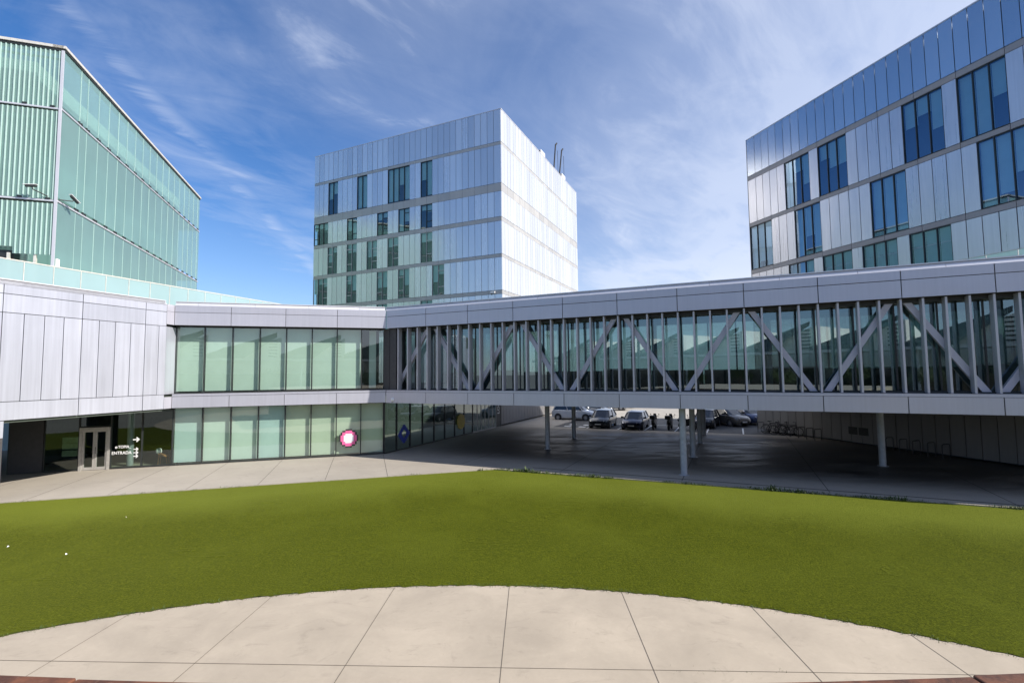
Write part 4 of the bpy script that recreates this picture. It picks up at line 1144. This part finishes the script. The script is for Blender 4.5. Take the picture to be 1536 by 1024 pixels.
n1 = noise(nt, mapped(rad(35), (1.9, .85, 1), (3.1, 1.7, 0)), 1.3, 10, .60, 1.1)      # long wisps
n2 = noise(nt, mapped(rad(50), (5.5, 2.4, 1), (.4, 5.2, 0)), 1.0, 9, .62, 1.6)       # fibres
n3 = noise(nt, mapped(0, (1, 1, 1), (7.3, 2.4, 0)), .75, 3, .5, .3)                  # where there is cloud at all
east = math_(nt, 'MULTIPLY_ADD', cu, .16, .02)
cover = math_(nt, 'ADD', math_(nt, 'MULTIPLY', n3, .55), east)
dens = math_(nt, 'ADD', math_(nt, 'MULTIPLY', n1, .75), math_(nt, 'MULTIPLY', n2, .30))
dens = math_(nt, 'ADD', dens, cover)
dens = ramp(nt, dens, [(.60, 0.), (.82, .22), (1.06, .70)])
veil = math_(nt, 'MULTIPLY', math_(nt, 'MULTIPLY_ADD', cu, .34, .30, clamp=True), math_(nt, 'MULTIPLY_ADD', n3, .8, .25))
dens = math_(nt, 'MAXIMUM', dens, math_(nt, 'MULTIPLY_ADD', dens, .5, veil))
# one fading trail
tr1 = math_(nt, 'ADD', math_(nt, 'MULTIPLY_ADD', cv, .122, .863), cu)       # 0 on the line u = -.863-.122 v
tr1 = math_(nt, 'ADD', tr1, math_(nt, 'MULTIPLY', math_(nt, 'SUBTRACT', n2, .5), .12))
tr1 = math_(nt, 'POWER', 2.718, math_(nt, 'MULTIPLY', math_(nt, 'MULTIPLY', tr1, tr1), -520.0))
tr1 = math_(nt, 'MULTIPLY', tr1, ramp(nt, n2, [(.34, .02), (.70, .42)]))
dens = math_(nt, 'MAXIMUM', dens, tr1)
hz = math_(nt, 'POWER', math_(nt, 'SUBTRACT', 1.0, math_(nt, 'MAXIMUM', sp.outputs['Z'], 0.0)), 6.0)
dens = math_(nt, 'ADD', math_(nt, 'MULTIPLY', dens, .85), math_(nt, 'MULTIPLY', hz, .46), clamp=True)
satn = nt.nodes.new('ShaderNodeHueSaturation'); satn.inputs['Saturation'].default_value = 1.25; nt.links.new(sky.outputs[0], satn.inputs['Color'])
tinted = mixc(nt, 1.0, satn.outputs[0], (.80, .90, 1.08), 'MULTIPLY')
cc = mixc(nt, dens, tinted, (5.6, 6.1, 7.3))
nt.links.new(cc, bg.inputs['Color']); bg.inputs['Strength'].default_value = .095
sl_ = bpy.data.lights.new('sun', 'SUN'); sl_.energy = 4.7; sl_.angle = rad(.5); sl_.color = (1, .945, .86)
so = bpy.data.objects.new('sun', sl_); COL.objects.link(so)
sd = D(SUN_AZ)*cos(rad(SUN_EL))+Vector((0,0,sin(rad(SUN_EL))))
so.rotation_euler = (-sd).to_track_quat('-Z', 'Y').to_euler(); so.location = sd*80

cam_d = bpy.data.cameras.new('camera'); cam_o = bpy.data.objects.new('camera', cam_d); COL.objects.link(cam_o)
pitch, roll = rad(3.685), rad(-.598)
F = Vector((0, cos(pitch), sin(pitch))); U0 = Vector((0, -sin(pitch), cos(pitch))); X0 = Vector((1,0,0))
RX = X0*cos(roll)+U0*sin(roll); UP = -X0*sin(roll)+U0*cos(roll)
mw = Matrix.Identity(4)
for i in range(3): mw[i][0] = RX[i]; mw[i][1] = UP[i]; mw[i][2] = -F[i]
mw[2][3] = 4.8
cam_o.matrix_world = mw
cam_d.sensor_width = 36; cam_d.lens = 728.5/1536*36; cam_d.clip_start = .05; cam_d.clip_end = 3000
SC.camera = cam_o
SC.view_settings.view_transform = 'Standard'; SC.view_settings.look = 'None'; SC.view_settings.gamma = 1
SC.view_settings.exposure = .64
